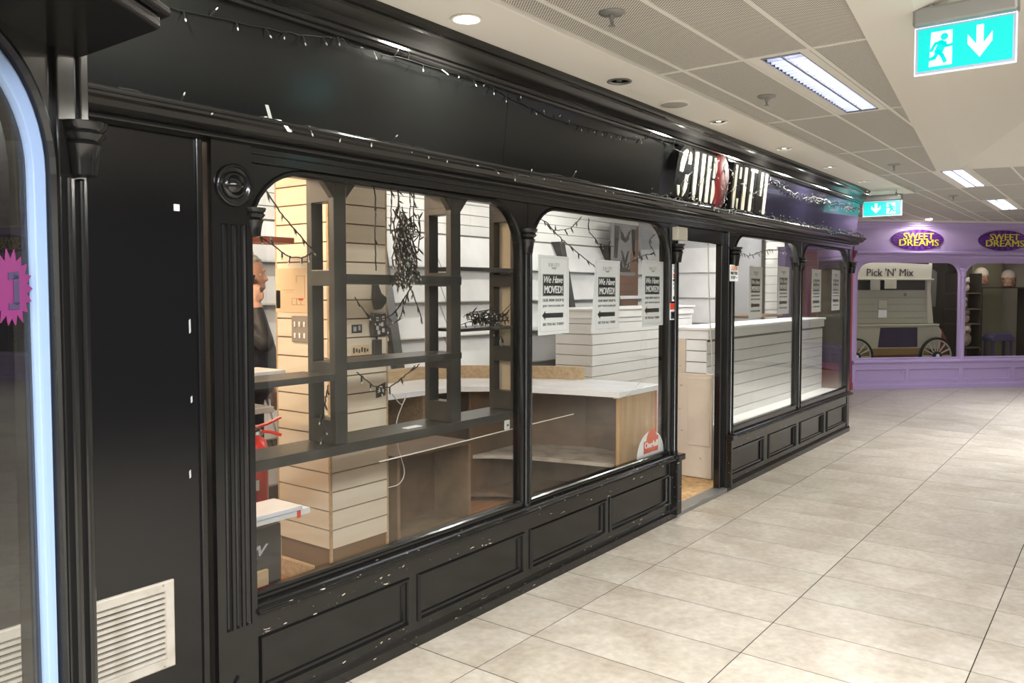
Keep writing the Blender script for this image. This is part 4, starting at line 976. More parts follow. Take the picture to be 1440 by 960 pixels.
# ---------- L-shaped desk with oak end
t = thing('desk', 'L-shaped brown wooden desk with white worktop behind the windows', 'desk', (4.8, 3.7, .03))
F = [(3.42, 4.0), (4.27, 3.945), (4.50, 3.90), (4.65, 3.72), (4.77, 3.45), (4.855, 3.094), (4.91, 2.79), (5.53, 2.79)]
B = [(5.53, 2.95), (5.50, 3.40), (5.30, 3.85), (5.02, 4.28), (4.70, 4.50), (3.42, 4.52)]
m = MB(); m.prism(F+B, .865, .900, 'z'); m.build('worktop', WTOP, t, bevel=.003)
m = MB(); m.prism([(x, y-.003 if i < 7 else y-.004) for i, (x, y) in enumerate(F)]+[(x, y+.001) for x, y in reversed(F)], .862, .898, 'z'); m.build('worktop_edge', PAPER, t)
def band(pts, z0, z1, th, nm, mat):
    o = []
    for i, p in enumerate(pts):
        a = Vector(pts[max(i-1, 0)]); b = Vector(pts[min(i+1, len(pts)-1)]); d = (b-a).normalized(); o.append((p[0]-d.y*th, p[1]+d.x*th))
    m = MB(); m.prism(list(pts)+o[::-1], z0, z1, 'z'); return m.build(nm, mat, t)
band([(3.42, 4.50), (4.68, 4.48), (5.0, 4.25)], .90, 1.0, -.03, 'upstand', PALEW)
band([(5.0, 4.25), (5.28, 3.83), (5.47, 3.42)], .90, 1.0, -.03, 'upstand', PALEW)
band([(3.45, 4.46), (4.66, 4.44), (4.97, 4.21), (5.24, 3.81), (5.44, 3.38), (5.46, 2.85)], .03, .864, -.025, 'back_board', BROWN)
G = [(3.45, 4.08), (4.28, 4.02), (4.53, 3.97), (4.72, 3.74), (4.84, 3.47), (4.93, 3.10), (4.98, 2.86)]
m = MB(); m.prism(G+[(5.45, 2.86), (5.43, 3.38), (5.23, 3.80), (4.96, 4.20), (4.65, 4.42), (3.45, 4.44)], .355, .380, 'z'); m.build('mid_shelf', P('scuffed_pale_shelf', (.52, .48, .42), .5, var=(7, (.30, .25, .20), .45, .65)), t)
m = MB(); m.prism(G+[(5.45, 2.86), (5.43, 3.38), (5.23, 3.80), (4.96, 4.20), (4.65, 4.42), (3.45, 4.44)], .07, .10, 'z'); m.build('bottom_shelf', BROWN, t)
m = MB(); m.box(4.93, 5.47, 2.80, 2.825, .03, .864); m.build('end_panel', OAK, t, bevel=.002)
m = MB(); m.box(5.47, 5.495, 2.80, 2.825, .03, .864); m.build('red_edge', REDS, t)
m = MB(); m.box(4.93, 4.945, 2.825, 3.10, .03, .864)
for x, y in ((4.30, 4.06), (3.62, 4.10)):
    m = MB(); m.box(x, x+.022, y, 4.44, .10, .864); m.build('divider', PALEW, t)
m = MB(); m.box(4.60, 5.25, 3.86, 3.88, .10, .864); m.build('divider', BROWN, t)
# low open cabinet by the column
CABW = P('dull_cabinet_wood', (.26, .18, .11), .55, var=(8, (.19, .13, .075), .4, .7))
t = thing('low_cabinet', 'open brown cabinet standing below the left window beside the column', 'cabinet', (4.0, 3.72, .03))
m = MB(); m.box(3.40, 3.425, 3.42, 3.74, .03, .60); m.build('side', CABW, t); m = MB(); m.box(4.05, 4.075, 3.42, 3.74, .03, .60); m.build('side', CABW, t)
m = MB(); m.box(3.425, 4.05, 3.72, 3.74, .03, .60); m.build('back', BROWN, t); m = MB(); m.box(3.425, 4.05, 3.42, 3.72, .09, .11); m.build('bottom', CABW, t); m = MB(); m.box(3.425, 4.05, 3.42, 3.72, .03, .09); m.build('kick', BROWN, t)
m = MB(); m.box(3.40, 4.075, 3.42, 3.74, .60, .62); m.build('top', BROWN, t)

# ---------- white slatted counters
def slat_counter(name, label, x0, x1, y0, y1, z0, zt, faces, end=None):
    t = thing(name, label, 'counter', ((x0+x1)/2, (y0+y1)/2, z0))
    m = MB(); m.box(x0+.012, x1-.012, y0+.012, y1-.012, z0, zt-.05); m.build('core', GAP, t)
    rows = int((zt-.05-z0)/.1036)
    for f in faces:
        if f == 'front': slat_rows(t, x0+.01, x1, y0, z0+.01, rows, .1036, WHITE, seglen=1.25)
        if f == 'left': slat_rows(t, y0+.01, y1, x0, z0+.01, rows, .1036, WHITE, along='y')
    m = MB(); m.box(x0-.012, x1+.02, y0-.014, y1+.02, zt-.10, zt-.022); m.build('top_rail', WHITE, t, bevel=.004)
    m = MB(); m.box(x0-.03, x1+.03, y0-.03, y1+.03, zt-.022, zt); m.build('top', WHITE, t, bevel=.004)
    return t
slat_counter('slat_counter', 'white slatted counter standing deep inside the shop', 6.78, 9.05, 4.16, 4.58, .025, 1.425, ('front', 'left'))
t = slat_counter('slat_counter', 'white slatted counter along the display sill right of the doorway', 6.40, 9.58, 2.80, 3.12, .025, 1.290, ('front',))
m = MB(); m.box(6.372, 6.41, 2.745, 3.13, .03, .905); m.build('end_panel', CREAM, t, bevel=.003)
m = MB(); m.box(6.368, 6.41, 2.985, 3.13, .905, 1.19); m.build('end_post', CREAM, t, bevel=.003)
m = MB(); m.box(6.366, 6.373, 2.76, 2.955, .30, .87); m.build('raised_panel', CREAM, t, bevel=.003)
slat_rows(t, 2.80, 2.985, 6.388, .91, 3, .0935, WHITE, along='y')
for y, z in ((3.03, .97), (3.02, .80), (3.03, .60), (3.01, .42), (2.84, .20)):
    m = MB(); m.ball((6.366, y, z), .008, 8, 6); m.build('screw', GREYINK, t)
m = MB(); m.box(6.42, 9.61, 2.607, 2.795, .42, .485); m.build('display_sill', WHITE, label='white display sill inside the right-hand windows', cat='sill', bevel=.004)
m = MB(); m.box(6.42, 9.61, 2.61, 2.79, .03, .42); m.build('sill_box', WHITEB, label='white boxed base under the display sill', cat='box')
m = MB(); m.prism([(8.2, 1.31), (9.3, 1.31), (9.3, 1.335), (8.2, 1.335)], 3.16, 3.42, 'y'); m.build('brown_board', BROWN, label='brown board resting behind the sill counter', cat='board')
m = MB(); m.box(9.36, 9.58, 3.16, 3.25, .03, 2.1); m.build('tall_cabinet', PURPC, label='dark violet tall cabinet at the shop end behind counter', cat='cabinet', bevel=.004)

# ---------- banner on the back wall
t = thing('wall_banner', 'grey and rust printed banner hanging on the back wall', 'banner', (8.95, 4.98, 1.36))
yb = 5.02; bx0, bx1 = 8.62, 9.30
m = MB(); m.box(bx0, bx1, yb, yb+.006, 1.36, 2.42); m.build('cloth', BANNER, t)
def bn(pts, mat, dy=.001): m = MB(); m.prism([(bx0+(bx1-bx0)*u, 1.36+1.06*v) for u, v in pts], yb-dy-.0006, yb-dy, 'y'); m.build('printed_shape', mat, t)
bn([(.10, .60), (.22, .60), (.30, .97), (.12, .97)], BANNERD); bn([(.74, .95), (.90, .95), (.86, .62), (.76, .70)], BANNERD)
bn([(.30, .95), (.44, .88), (.50, .84), (.58, .88), (.70, .95), (.64, .82), (.50, .78), (.36, .82)], BANNERD, .002)
bn([(.34, .70), (.50, .45), (.66, .70), (.58, .68), (.50, .58), (.42, .68)], BANNERD, .002); bn([(.30, .52), (.40, .44), (.40, .60)], BANNERD, .002)
bn([(.28, .44), (.72, .44), (.64, .52), (.50, .48), (.36, .52)], BANNERD, .003)
bn([(.66, .44), (.92, .44), (.92, .72), (.72, .66)], BANNERR); bn([(.86, 0), (1, 0), (1, 1), (.92, 1)], BANNERR, .002); bn([(.0, .0), (.86, .0), (.90, .40), (.05, .40)], BANNERR, .0015)  # last shape paints the brown-lit slats below the banner into the print
for k in range(4): bn([(.05, .09*k+.03), (.80, .09*k+.03), (.80, .09*k+.035), (.05, .09*k+.035)], BANNERD, .003)

# ---------- shelves at the left end, extinguisher, crate
def shelf(label, x1, y0, y1, z, mat, edge=None):
    m = MB(); m.box(1.5, x1, y0, y1, z-.03, z); return m.build('end_shelf', mat, label=label, cat='shelf', bevel=.003)
shelf('red-edged shelf board high at the left end of shop', 2.74, 3.50, 3.72, 1.875, P('red_brown_board', (.36, .10, .07), .5))
shelf('grey shelf board in front of the man', 2.66, 3.48, 3.72, 1.19, WHITEB)
shelf('white shelf board above the fire extinguisher', 2.60, 3.50, 3.72, 1.005, WHITEB)
t = thing('white_bench', 'low white bench slab near the floor at left end', 'bench', (2.0, 3.05, .03))
m = MB(); m.box(1.5, 2.37, 2.99, 3.20, .60, .622); m.build('slab', WTOP, t, bevel=.004); m = MB(); m.box(1.5, 2.42, 3.0, 3.19, .575, .60); m.build('rail', WHITEB, t)
m = MB(); m.box(2.345, 2.365, 2.998, 3.001, .565, .60); m.build('red_tag', REDS, t); m = MB(); m.box(1.55, 1.62, 3.02, 3.17, .03, .575); m.build('leg', WHITEB, t)
t = thing('crate', 'black crate on the laminate floor under the extinguisher', 'crate', (2.42, 3.42, .03))
m = MB(); m.box(2.16, 2.47, 3.28, 3.60, .03, .47); m.build('body', P('black_plastic', (.03, .03, .03), .5), t, bevel=.01)
m = MB(); m.box(2.18, 2.45, 3.272, 3.28, .30, .33); m.build('rib', RUBBER, t)
text('W', 'lettering', GREYINK, t, (2.34, 3.2795, .36), EX, EZ, .10, .05, shear=.3, bold=.02)
m = MB(); m.box(2.10, 2.32, 3.18, 3.20, .03, .30); m.build('timber_board', PALEW, label='pale wooden board leaning at the left end by the crate', cat='timber', bevel=.003)
t = thing('fire_extinguisher', 'red fire extinguisher standing on the black crate', 'extinguisher', (2.42, 3.40, .47))
m = MB(); m.lathe([(.082, 0), (.090, .01), (.092, .03), (.092, .36), (.082, .40), (.05, .425), (.028, .43), (.026, .44)], (2.38, 3.41, .47), n=24); m.build('cylinder', RED, t, smooth=True)
m = MB(); m.lathe([(.03, .42), (.03, .445), (.018, .45), (.018, .47)], (2.42, 3.40, .47), n=12); m.build('valve', STEEL, t, smooth=True)
m = MB(); m.tube([(2.40, 3.40, .93), (2.46, 3.37, .945), (2.52, 3.34, .975)], .009, 6); m.tube([(2.40, 3.40, .915), (2.47, 3.36, .905), (2.52, 3.34, .885)], .008, 6); m.build('handle', RED, t, smooth=True)
m = MB(); m.tube([(2.42, 3.385, .92), (2.36, 3.34, .93), (2.33, 3.32, .85), (2.335, 3.32, .70), (2.34, 3.325, .60)], .011, 6); m.build('hose', RUBBER, t, smooth=True)
m = MB(); m.loops([[(2.38+.0925*math.cos(a), 3.41+.0925*math.sin(a), z) for a in [R(-118+8*k) for k in range(4)]] for z in (.64, .69)]); m.build('paper_band', PAPER, t)

# ---------- the man on the phone (one fused body)
def person():
    base = Vector((3.035, 4.375, .03)); face = Vector((rt.x, rt.y, 0)).normalized()          # looks to image right
    side = Vector((-face.y, face.x, 0))                                                      # his left (away from viewer)
    q = lambda f, l, z: base+face*f+side*l+Vector((0, 0, z))
    parts = MB()
    def seg(a, b, ra, rb, n=12, k=5):
        a, b = Vector(a), Vector(b); pa = [a+(b-a)*i/k for i in range(k+1)]; parts.tube(pa, [ra+(rb-ra)*i/k for i in range(k+1)], n); parts.ball(tuple(a), ra*.99); parts.ball(tuple(b), rb*.99)
    for s in (1, -1):
        seg(q(0, .095*s, .92), q(.02, .10*s, .50), .088, .062); seg(q(.02, .10*s, .50), q(-.01, .105*s, .10), .062, .045)
        seg(q(-.03, .105*s, .045), q(.15, .125*s, .035), .042, .034)
    def ell(f, z, rf, rl): return [tuple(q(f+rf*math.cos(t), rl*math.sin(t), z)) for t in [2*math.pi*k/20 for k in range(20)]]
    parts.loops([ell(-.01, .86, .10, .16), ell(.03, .95, .14, .175), ell(.05, 1.08, .15, .17), ell(.045, 1.22, .14, .185), ell(0, 1.36, .12, .20), ell(-.01, 1.44, .095, .19), ell(-.01, 1.50, .06, .10), ell(0, 1.53, .052, .055)], cap=True)
    seg(q(-.005, 0, 1.47), q(.015, 0, 1.58), .056, .052)
    # far arm hanging, near arm (viewer side) bent up to the ear with the phone
    seg(q(-.01, .20, 1.42), q(-.02, .25, 1.14), .056, .046); seg(q(-.02, .25, 1.14), q(.10, .22, .93), .044, .032)
    el = q(.20, -.225, 1.255)
    seg(q(-.01, -.19, 1.42), el, .060, .052); seg(el, q(.125, -.150, 1.455), .052, .042)
    # head: profile shaped rings
    hz = 1.555
    prof = [(0.0, .045, .055, .050), (.03, .052, .072, .060), (.06, .030, .088, .066), (.095, .022, .096, .071), (.13, .014, .101, .075), (.165, .008, .103, .077), (.195, .0, .096, .073), (.22, -.004, .075, .058), (.238, -.006, .038, .03)]
    parts.loops([[tuple(q(.012+c+a*math.cos(t), b*math.sin(t), hz+z)) for t in [2*math.pi*k/20 for k in range(20)]] for z, c, a, b in prof], cap=True)
    fx = lambda f, l, z: tuple(q(f, l, hz+z))
    parts.tube([fx(.112, 0, .128), fx(.128, 0, .10), fx(.143, 0, .082), fx(.122, 0, .070)], [.012, .014, .016, .012], 8)
    parts.ball(fx(.118, 0, .138), (.014, .03, .010)); parts.ball(fx(.112, 0, .050), (.014, .02, .008)); parts.ball(fx(.113, 0, .038), (.013, .018, .008)); parts.ball(fx(.098, 0, .008), (.022, .022, .018))
    for s in (1, -1): parts.tube([fx(.0, .077*s, .085), fx(-.004, .084*s, .105), fx(.0, .084*s, .125), fx(.012, .078*s, .13)], [.010, .013, .013, .009], 8)
    # near hand around the phone: palm and fingers
    def hand(p, f, u, out):
        parts.ball(tuple(p), (.038, .038, .046))
        for i, L in enumerate((.062, .072, .068, .054)):
            o = p+u*.022+f*(.028-.018*i); parts.tube([tuple(o), tuple(o+u*L*.45+out*.012), tuple(o+u*L*.8+out*.004), tuple(o+u*L-out*.012)], [.0095, .009, .0085, .007], 7)
        parts.tube([tuple(p+f*.02-u*.01), tuple(p+f*.045+u*.01), tuple(p+f*.05+u*.045)], [.012, .010, .008], 7)
    hand(q(.110, -.128, 1.515), face, Vector((0, 0, 1)), -side)
    hand(q(.13, .215, .885), face, Vector((0, 0, -1)), -side)
    tmp = parts.build('person_body', [SKIN, JACKET, TROUS, HAIR, RUBBER])
    rm = tmp.modifiers.new('fuse', 'REMESH'); rm.mode = 'VOXEL'; rm.voxel_size = .007
    sm = tmp.modifiers.new('soften', 'SMOOTH'); sm.iterations = 4; sm.factor = .5
    bpy.context.view_layer.update()
    me = bpy.data.meshes.new_from_object(tmp.evaluated_get(bpy.context.evaluated_depsgraph_get()))
    o0 = W[tmp.name].copy(); bpy.data.objects.remove(tmp)
    t = thing('person', 'grey-haired man in dark jacket holding a phone to his ear', 'person', tuple(base))
    body = bpy.data.objects.new('body', me); COL.objects.link(body); W[body.name] = o0; body.location = o0-base; body.parent = t
    me.materials.clear()
    for mt in (SKIN, JACKET, TROUS): me.materials.append(mt)
    hp = [q(.110, -.128, 1.525), q(.13, .215, .885)]
    for pl_ in me.polygons:
        c = pl_.center+o0; z = c.z-.03; k = 1
        hd = min((c-h).length for h in hp)
        if z > 1.515 or (hd < .095 and (c.z > hp[0].z-.055 or c.z < 1.1)): k = 0
        elif z < .90: k = 2
        if z < .90 and hd < .09: k = 0
        pl_.material_index = k; pl_.use_smooth = True
    # hair cap
    hb = MB(); caps = []
    for z, c, a, b in [(.085, -.045, .062, .072), (.115, -.030, .083, .079), (.145, -.018, .094, .082), (.175, -.006, .103, .083), (.205, -.002, .099, .077), (.23, -.006, .076, .06), (.246, -.008, .036, .03)]:
        caps.append([tuple(q(.012+c+a*math.cos(u), b*math.sin(u), hz+z)) for u in [2*math.pi*k/20 for k in range(20)]])
    hb.loops(caps, cap=True); hb.build('hair', HAIR, t, smooth=True)
    for s in (1, -1):
        m = MB(); m.ball(fx(.108, .031*s, .112), (.008, .010, .007)); m.build('eye', PAPER, t, smooth=True)
    c = q(.055, -.104, 1.60); u = Vector((0, 0, 1)); u = (u+face*.25).normalized(); f2 = u.cross(side).normalized()
    ph = MB(); vv = []
    for sz in (-1, 1):
        for a, b in ((-1, -1), (1, -1), (1, 1), (-1, 1)): vv.append(tuple(c+u*.072*sz+f2*.035*a+side*.0045*b))
    ph.add(vv, [(0, 1, 2, 3), (4, 7, 6, 5), (0, 4, 5, 1), (1, 5, 6, 2), (2, 6, 7, 3), (3, 7, 4, 0)])
    ph.build('phone', PHONE, label='black phone held to the ear of the man', cat='phone', bevel=.003)
person()

# ================================================================== FAIRY LIGHTS
def catmull(P_, n=8):
    P_ = [Vector(p) for p in P_]; out = []
    for i in range(len(P_)-1):
        p0, p1, p2, p3 = P_[max(i-1, 0)], P_[i], P_[i+1], P_[min(i+2, len(P_)-1)]
        for k in range(n):
            u = k/n; out.append(.5*((2*p1)+(p2-p0)*u+(2*p0-5*p1+4*p2-p3)*u*u+(3*p1-p0-3*p2+p3)*u**3))
    return out+[P_[-1]]
def fairy(label, pts, step=.11, r=.0022, blen=.03, jit=.004, seed=1, n=8, group='unlit fairy light strings', out=(0, -1, 0), bulbr=.0028, bulbmat=BULB, droop=.6):
    rnd = random.Random(seed); path = catmull(pts, n)
    path = [p+Vector((rnd.uniform(-jit, jit), rnd.uniform(-jit, jit)*.4, rnd.uniform(-jit, jit))) for p in path]
    c = path[0]; t = thing('fairy_lights', label, 'fairy lights', tuple(c), group)
    m = MB(); m.tube(path, r, 4); m.build('wire', WIRE, t, smooth=True)
    sb = MB(); bb = MB(); acc = 0.; nxt = step*.5
    for a, b in zip(path[:-1], path[1:]):
        L = (b-a).length
        while acc+L > nxt and L > 0:
            p = a+(b-a)*((nxt-acc)/L); d = Vector((rnd.uniform(-.6, .6), rnd.uniform(-.25, .05)*1.0, rnd.uniform(-1, 1) if rnd.random() > droop else -1)).normalized()+Vector(out)*.25; d.normalize()
            e = p+d*blen*rnd.uniform(.7, 1.1); sb.tube([tuple(p), tuple(e)], r*1.3, 4); bb.tube([tuple(e), tuple(e+d*.007), tuple(e+d*.011)], [bulbr, bulbr, bulbr*.3], 5); nxt += step*rnd.uniform(.7, 1.3)
        acc += L
    if sb.v: sb.build('sockets', WIRE, t, kind='stuff'); bb.build('bulbs', bulbmat, t, kind='stuff')
    return t
FYF = lambda z: 2.495+(2.457-2.495)*(z-2.204)/(2.585-2.204)-.006
fp = lambda x, z, o=0: (x, FYF(z)-o, z)
fairy('fairy light string pinned along the top of the black fascia', [fp(1.45, 2.50), fp(1.80, 2.52), fp(2.06, 2.552), fp(2.13, 2.565, .01), fp(2.20, 2.545, .02), fp(2.43, 2.555, .03), fp(2.79, 2.560, .03), fp(2.99, 2.566, .02), fp(3.15, 2.556, .0), fp(3.30, 2.535), fp(3.72, 2.505), fp(4.2, 2.525), fp(4.52, 2.53), fp(4.72, 2.565), fp(4.95, 2.56)], seed=3, step=.10)
fairy('fairy light string lying along the black ledge left of the sign', [(1.25, 2.408, 2.197), (1.6, 2.41, 2.194), (2.0, 2.40, 2.196), (2.3, 2.405, 2.197), (2.7, 2.41, 2.195), (3.05, 2.392, 2.168), (3.25, 2.388, 2.16), (3.5, 2.41, 2.197), (4.0, 2.41, 2.197), (4.5, 2.42, 2.20), (4.85, 2.43, 2.20)], seed=5, step=.13, jit=.006)
fairy('tangled fairy lights wound around the striped sign letters', [fp(4.93, 2.56), fp(5.05, 2.50, .07), fp(5.2, 2.42, .075), fp(5.05, 2.30, .07), fp(5.25, 2.24, .07), fp(5.5, 2.52, .075), fp(5.62, 2.40, .07), fp(5.8, 2.30, .08), fp(5.70, 2.50, .08), fp(5.85, 2.48, .08), fp(5.9, 2.52, .075), fp(5.72, 2.26, .08), fp(5.85, 2.33, .08), fp(6.1, 2.42, .075), fp(6.3, 2.36, .075), fp(6.5, 2.42, .07), fp(6.7, 2.54, .05), fp(6.78, 2.56, .02)], seed=8, step=.10, jit=.008)
fairy('fairy lights garland drooping across the navy fascia', [fp(6.78, 2.56), fp(6.95, 2.53), fp(7.15, 2.50, .02), fp(7.4, 2.47, .03), fp(7.7, 2.49, .03), fp(8.0, 2.46, .02), fp(8.4, 2.50, .02), fp(8.8, 2.48, .02), fp(9.2, 2.51, .02), fp(9.7, 2.50, .02)], seed=9, step=.075, jit=.012, bulbr=.0018)
fairy('second looser fairy lights loop on the navy fascia', [fp(6.9, 2.545), fp(7.2, 2.50, .02), fp(7.6, 2.455, .02), fp(8.1, 2.50, .02), fp(8.5, 2.47, .02), fp(9.0, 2.52, .02), fp(9.4, 2.47, .02), fp(9.72, 2.53, .02)], seed=10, step=.10, jit=.012, bulbr=.0018)
fairy('thick bunch of fairy lights lying on the ledge below the sign', [(4.6, 2.42, 2.205), (5.0, 2.41, 2.21), (5.4, 2.40, 2.205), (5.8, 2.40, 2.20), (6.2, 2.41, 2.205), (6.6, 2.41, 2.21), (7.0, 2.405, 2.205)], seed=12, step=.06, jit=.014, r=.003)
fairy('fairy lights lying on the ledge toward the shopfront end', [(6.9, 2.41, 2.205), (7.4, 2.40, 2.215), (7.8, 2.41, 2.205), (8.2, 2.39, 2.225), (8.35, 2.39, 2.20), (8.8, 2.41, 2.21), (9.2, 2.40, 2.23), (9.7, 2.41, 2.205)], seed=13, step=.05, jit=.016, r=.003)
# inside the windows
fairy('fairy light string sagging in the left arch of window', [(1.92, 2.64, 2.0), (2.0, 2.64, 1.905), (2.08, 2.64, 1.83), (2.165, 2.65, 1.762)], seed=20, step=.07, jit=.002, r=.003)
fairy('lower fairy light string hanging from the left arch of window', [(1.86, 2.63, 1.86), (1.90, 2.64, 1.81), (1.98, 2.64, 1.765), (2.035, 2.64, 1.735), (2.10, 2.64, 1.731), (2.165, 2.65, 1.755)], seed=21, step=.055, jit=.002, r=.003)
rnd = random.Random(4); pts = [(2.70, 2.70, 2.08)]
for k in range(150):
    z = 2.0-.30*abs(math.sin(k*.37))-.09*rnd.random(); pts.append((2.735+rnd.uniform(-.085, .085)*(.6+.4*math.sin(k)), 2.70+rnd.uniform(-.035, .035), z))
fairy('dense black tangle of fairy lights hanging inside the left window', pts, seed=23, step=.05, jit=.003, r=.0030, n=4)
for k, (x, z0) in enumerate(((2.655, 1.86), (2.70, 1.95), (2.775, 1.70), (2.80, 1.80))):
    fairy(['leftmost', 'second', 'third', 'rightmost'][k]+' straight fairy light strand above the black tangle', [(x, 2.70, 2.08), (x+.004, 2.70, 2.0), (x-.004, 2.70, z0)], seed=30+k, step=.05, jit=.003, r=.0026)
fairy('fairy light strand hanging in front of the slatted column right face', [(2.56, 2.71, 2.07), (2.57, 2.71, 1.98), (2.565, 2.71, 1.85), (2.57, 2.71, 1.69)], seed=36, step=.2, jit=.002, r=.003)
fairy('fairy light strand swagged from black tangle to shelf post', [(2.44, 2.71, 1.57), (2.52, 2.71, 1.49), (2.60, 2.71, 1.47), (2.70, 2.71, 1.51), (2.76, 2.71, 1.58), (2.80, 2.71, 1.62)], seed=37, step=.06, jit=.003, r=.003)
fairy('second fairy light swag below the black tangle', [(2.60, 2.70, 1.43), (2.70, 2.70, 1.465), (2.74, 2.70, 1.54), (2.78, 2.70, 1.60), (2.84, 2.70, 1.50), (2.86, 2.70, 1.44)], seed=38, step=.06, jit=.003, r=.003)
fairy('fairy light strand under the middle dark shelf', [(2.46, 2.72, 1.24), (2.56, 2.72, 1.17), (2.66, 2.72, 1.155), (2.76, 2.72, 1.20), (2.86, 2.72, 1.245)], seed=39, step=.07, jit=.003, r=.003)
fairy('fairy light strand dangling onto the dark base shelf', [(2.30, 2.72, 1.20), (2.28, 2.72, 1.13), (2.255, 2.72, 1.06), (2.27, 2.72, 1.0), (2.235, 2.72, .935)], seed=40, step=.05, jit=.003, r=.003)
rnd = random.Random(9); pts = [(3.28, 2.82, 1.42)]
for k in range(34): pts.append((3.50+rnd.uniform(-.17, .20), 2.82+rnd.uniform(-.04, .05), 1.415+abs(rnd.gauss(0, .038))))
fairy('small heap of fairy lights lying on the right dark shelf', pts, seed=41, step=.07, jit=.003, r=.0026, n=4)
fairy('fairy light tail hanging below the right dark shelf', [(3.44, 2.745, 1.40), (3.50, 2.74, 1.36), (3.54, 2.74, 1.33), (3.535, 2.74, 1.30)], seed=42, step=.05, jit=.002, r=.003)
fairy('fairy lights crossing the top of window left of the doorway', [(3.60, 2.63, 2.0), (3.79, 2.64, 1.99), (3.90, 2.64, 1.93), (4.01, 2.64, 1.88), (4.2, 2.64, 1.80), (4.37, 2.64, 1.735)], seed=43, step=.12, jit=.003, r=.003)
fairy('short fairy light swag beside the window top left of doorway', [(3.79, 2.64, 1.985), (3.90, 2.64, 1.945), (4.05, 2.64, 1.965), (4.12, 2.64, 2.0), (4.18, 2.64, 2.04)], seed=44, step=.08, jit=.003, r=.003)
fairy('fairy light strand hanging near the banner', [(4.265, 2.64, 2.04), (4.27, 2.64, 1.96), (4.34, 2.64, 1.92), (4.36, 2.64, 1.89), (4.56, 2.64, 1.88)], seed=45, step=.1, jit=.003, r=.003)
fairy('fairy lights bunched in upper right corner of poster window', [(5.12, 2.63, 1.99), (5.05, 2.64, 1.93), (5.10, 2.63, 1.86), (4.98, 2.64, 1.84), (4.85, 2.64, 1.80), (4.74, 2.64, 1.77)], seed=46, step=.06, jit=.004, r=.003)
fairy('fairy light swag under the right window arch', [(6.33, 2.63, 1.98), (6.6, 2.64, 1.93), (6.9, 2.64, 1.90), (7.2, 2.64, 1.95), (7.5, 2.64, 1.98), (7.85, 2.63, 1.97)], seed=47, step=.06, jit=.008, r=.003, bulbr=.005)
# torn tape and loose paper on the ledge
def ribbon(pts, w, label, mat):
    m = MB(); f = [Vector(p) for p in pts]; wv = Vector((w, 0, 0)); th = Vector((0, -.0012, .0006)); v = []; k = len(f)
    for p in f: v += [p, p+wv, p+wv+th, p+th]
    fc = [(0, 1, 2, 3), (4*k-4, 4*k-1, 4*k-2, 4*k-3)]
    for a in range(k-1):
        for q in range(4): fc.append((4*a+q, 4*a+(q+1) % 4, 4*a+4+(q+1) % 4, 4*a+4+q))
    m.add([tuple(p) for p in v], fc); m.build('tape_strip', mat, label=label, cat='tape')
ribbon([(1.795, 2.425, 2.198), (1.793, 2.432, 2.222), (1.788, 2.438, 2.250)], .014, 'upright torn grey tape strip above the ledge', P('grey_tape', (.34, .34, .33), .5))
ribbon([(1.800, 2.420, 2.200), (1.812, 2.402, 2.198), (1.834, 2.391, 2.176), (1.846, 2.389, 2.160)], .016, 'curled white tape strip hanging over the ledge edge', PAPER)

# ================================================================== LILAC SHOP SIGNS AND CONTENTS
def oval_sign(s, label):
    t = thing('oval_sign', label, 'sign', TP_(s, -.01, 2.255), 'oval signs of the lilac shop')
    ell = lambda k, n=40: [(s+.46*k*math.cos(2*math.pi*i/n), 2.42+.165*k*math.sin(2*math.pi*i/n)) for i in range(n)]
    m = MB(TP_); m.prism(ell(1.0), -.018, .0, 'y'); m.build('board', PURPD, t)
    n = 22
    for k in range(n):
        a0, a1 = 2*math.pi*(k+.05)/n, 2*math.pi*(k+.5)/n
        m = MB(TP_); m.prism([(s+.10*math.cos(a0), 2.42+.036*math.sin(a0)), (s+.445*math.cos(a0), 2.42+.158*math.sin(a0)), (s+.445*math.cos(a1), 2.42+.158*math.sin(a1)), (s+.10*math.cos(a1), 2.42+.036*math.sin(a1))], -.0195, -.0185, 'y'); m.build('ray', PURPL, t)
    ex = (PE.x, PE.y, 0)
    for body, w, h, x, z in (('SWEET', .54, .105, s+.01, 2.475), ('DREAMS', .70, .105, s+.02, 2.372)):
        p = TP_(x, -.024, z); q = TP_(x+.008, -.0215, z-.008)
        text(body, 'lettering_shadow', PURPD, t, q, ex, EZ, w*1.03, h*1.1, bold=.03, ext=.001)
        text(body, 'lettering', YELLOW, t, p, ex, EZ, w, h, bold=.016, ext=.001)
oval_sign(1.098, 'brightly lit oval purple and yellow shop sign, left of the two')
oval_sign(2.655, 'dimmer oval purple and yellow shop sign at the right edge')

# cream market cart
D = .55
t = thing('sweet_cart', 'cream wooden sweet cart with spoked wheels in lilac shop window', 'cart', TP_(1.0, D+.2, .02))
def cb(name, poly, y0, y1, mat): m = MB(TP_); m.prism(poly, y0, y1, 'y'); return m.build(name, mat, t, bevel=.003)
cb('canopy_board', [(.20, 1.80), (1.76, 1.795), (1.745, 2.04), (.75, 2.075), (.20, 1.985)], D, D+.03, CARTW)
cb('canopy_lip', [(.20, 1.775), (1.80, 1.775), (1.80, 1.80), (.20, 1.80)], D-.03, D+.04, CARTW)
cb('corner_post', [(1.70, 1.79), (1.775, 2.09), (1.80, 2.09), (1.775, 1.60), (1.84, 1.04), (1.74, 1.04)], D+.02, D+.07, CARTW)
cb('dark_opening', [(.20, 1.60), (1.72, 1.60), (1.70, 1.79), (.20, 1.79)], D+.10, D+.12, INK)
cb('back_panel', [(.15, 1.04), (1.76, 1.04), (1.715, 1.605), (.15, 1.605)], D+.05, D+.08, CARTG)
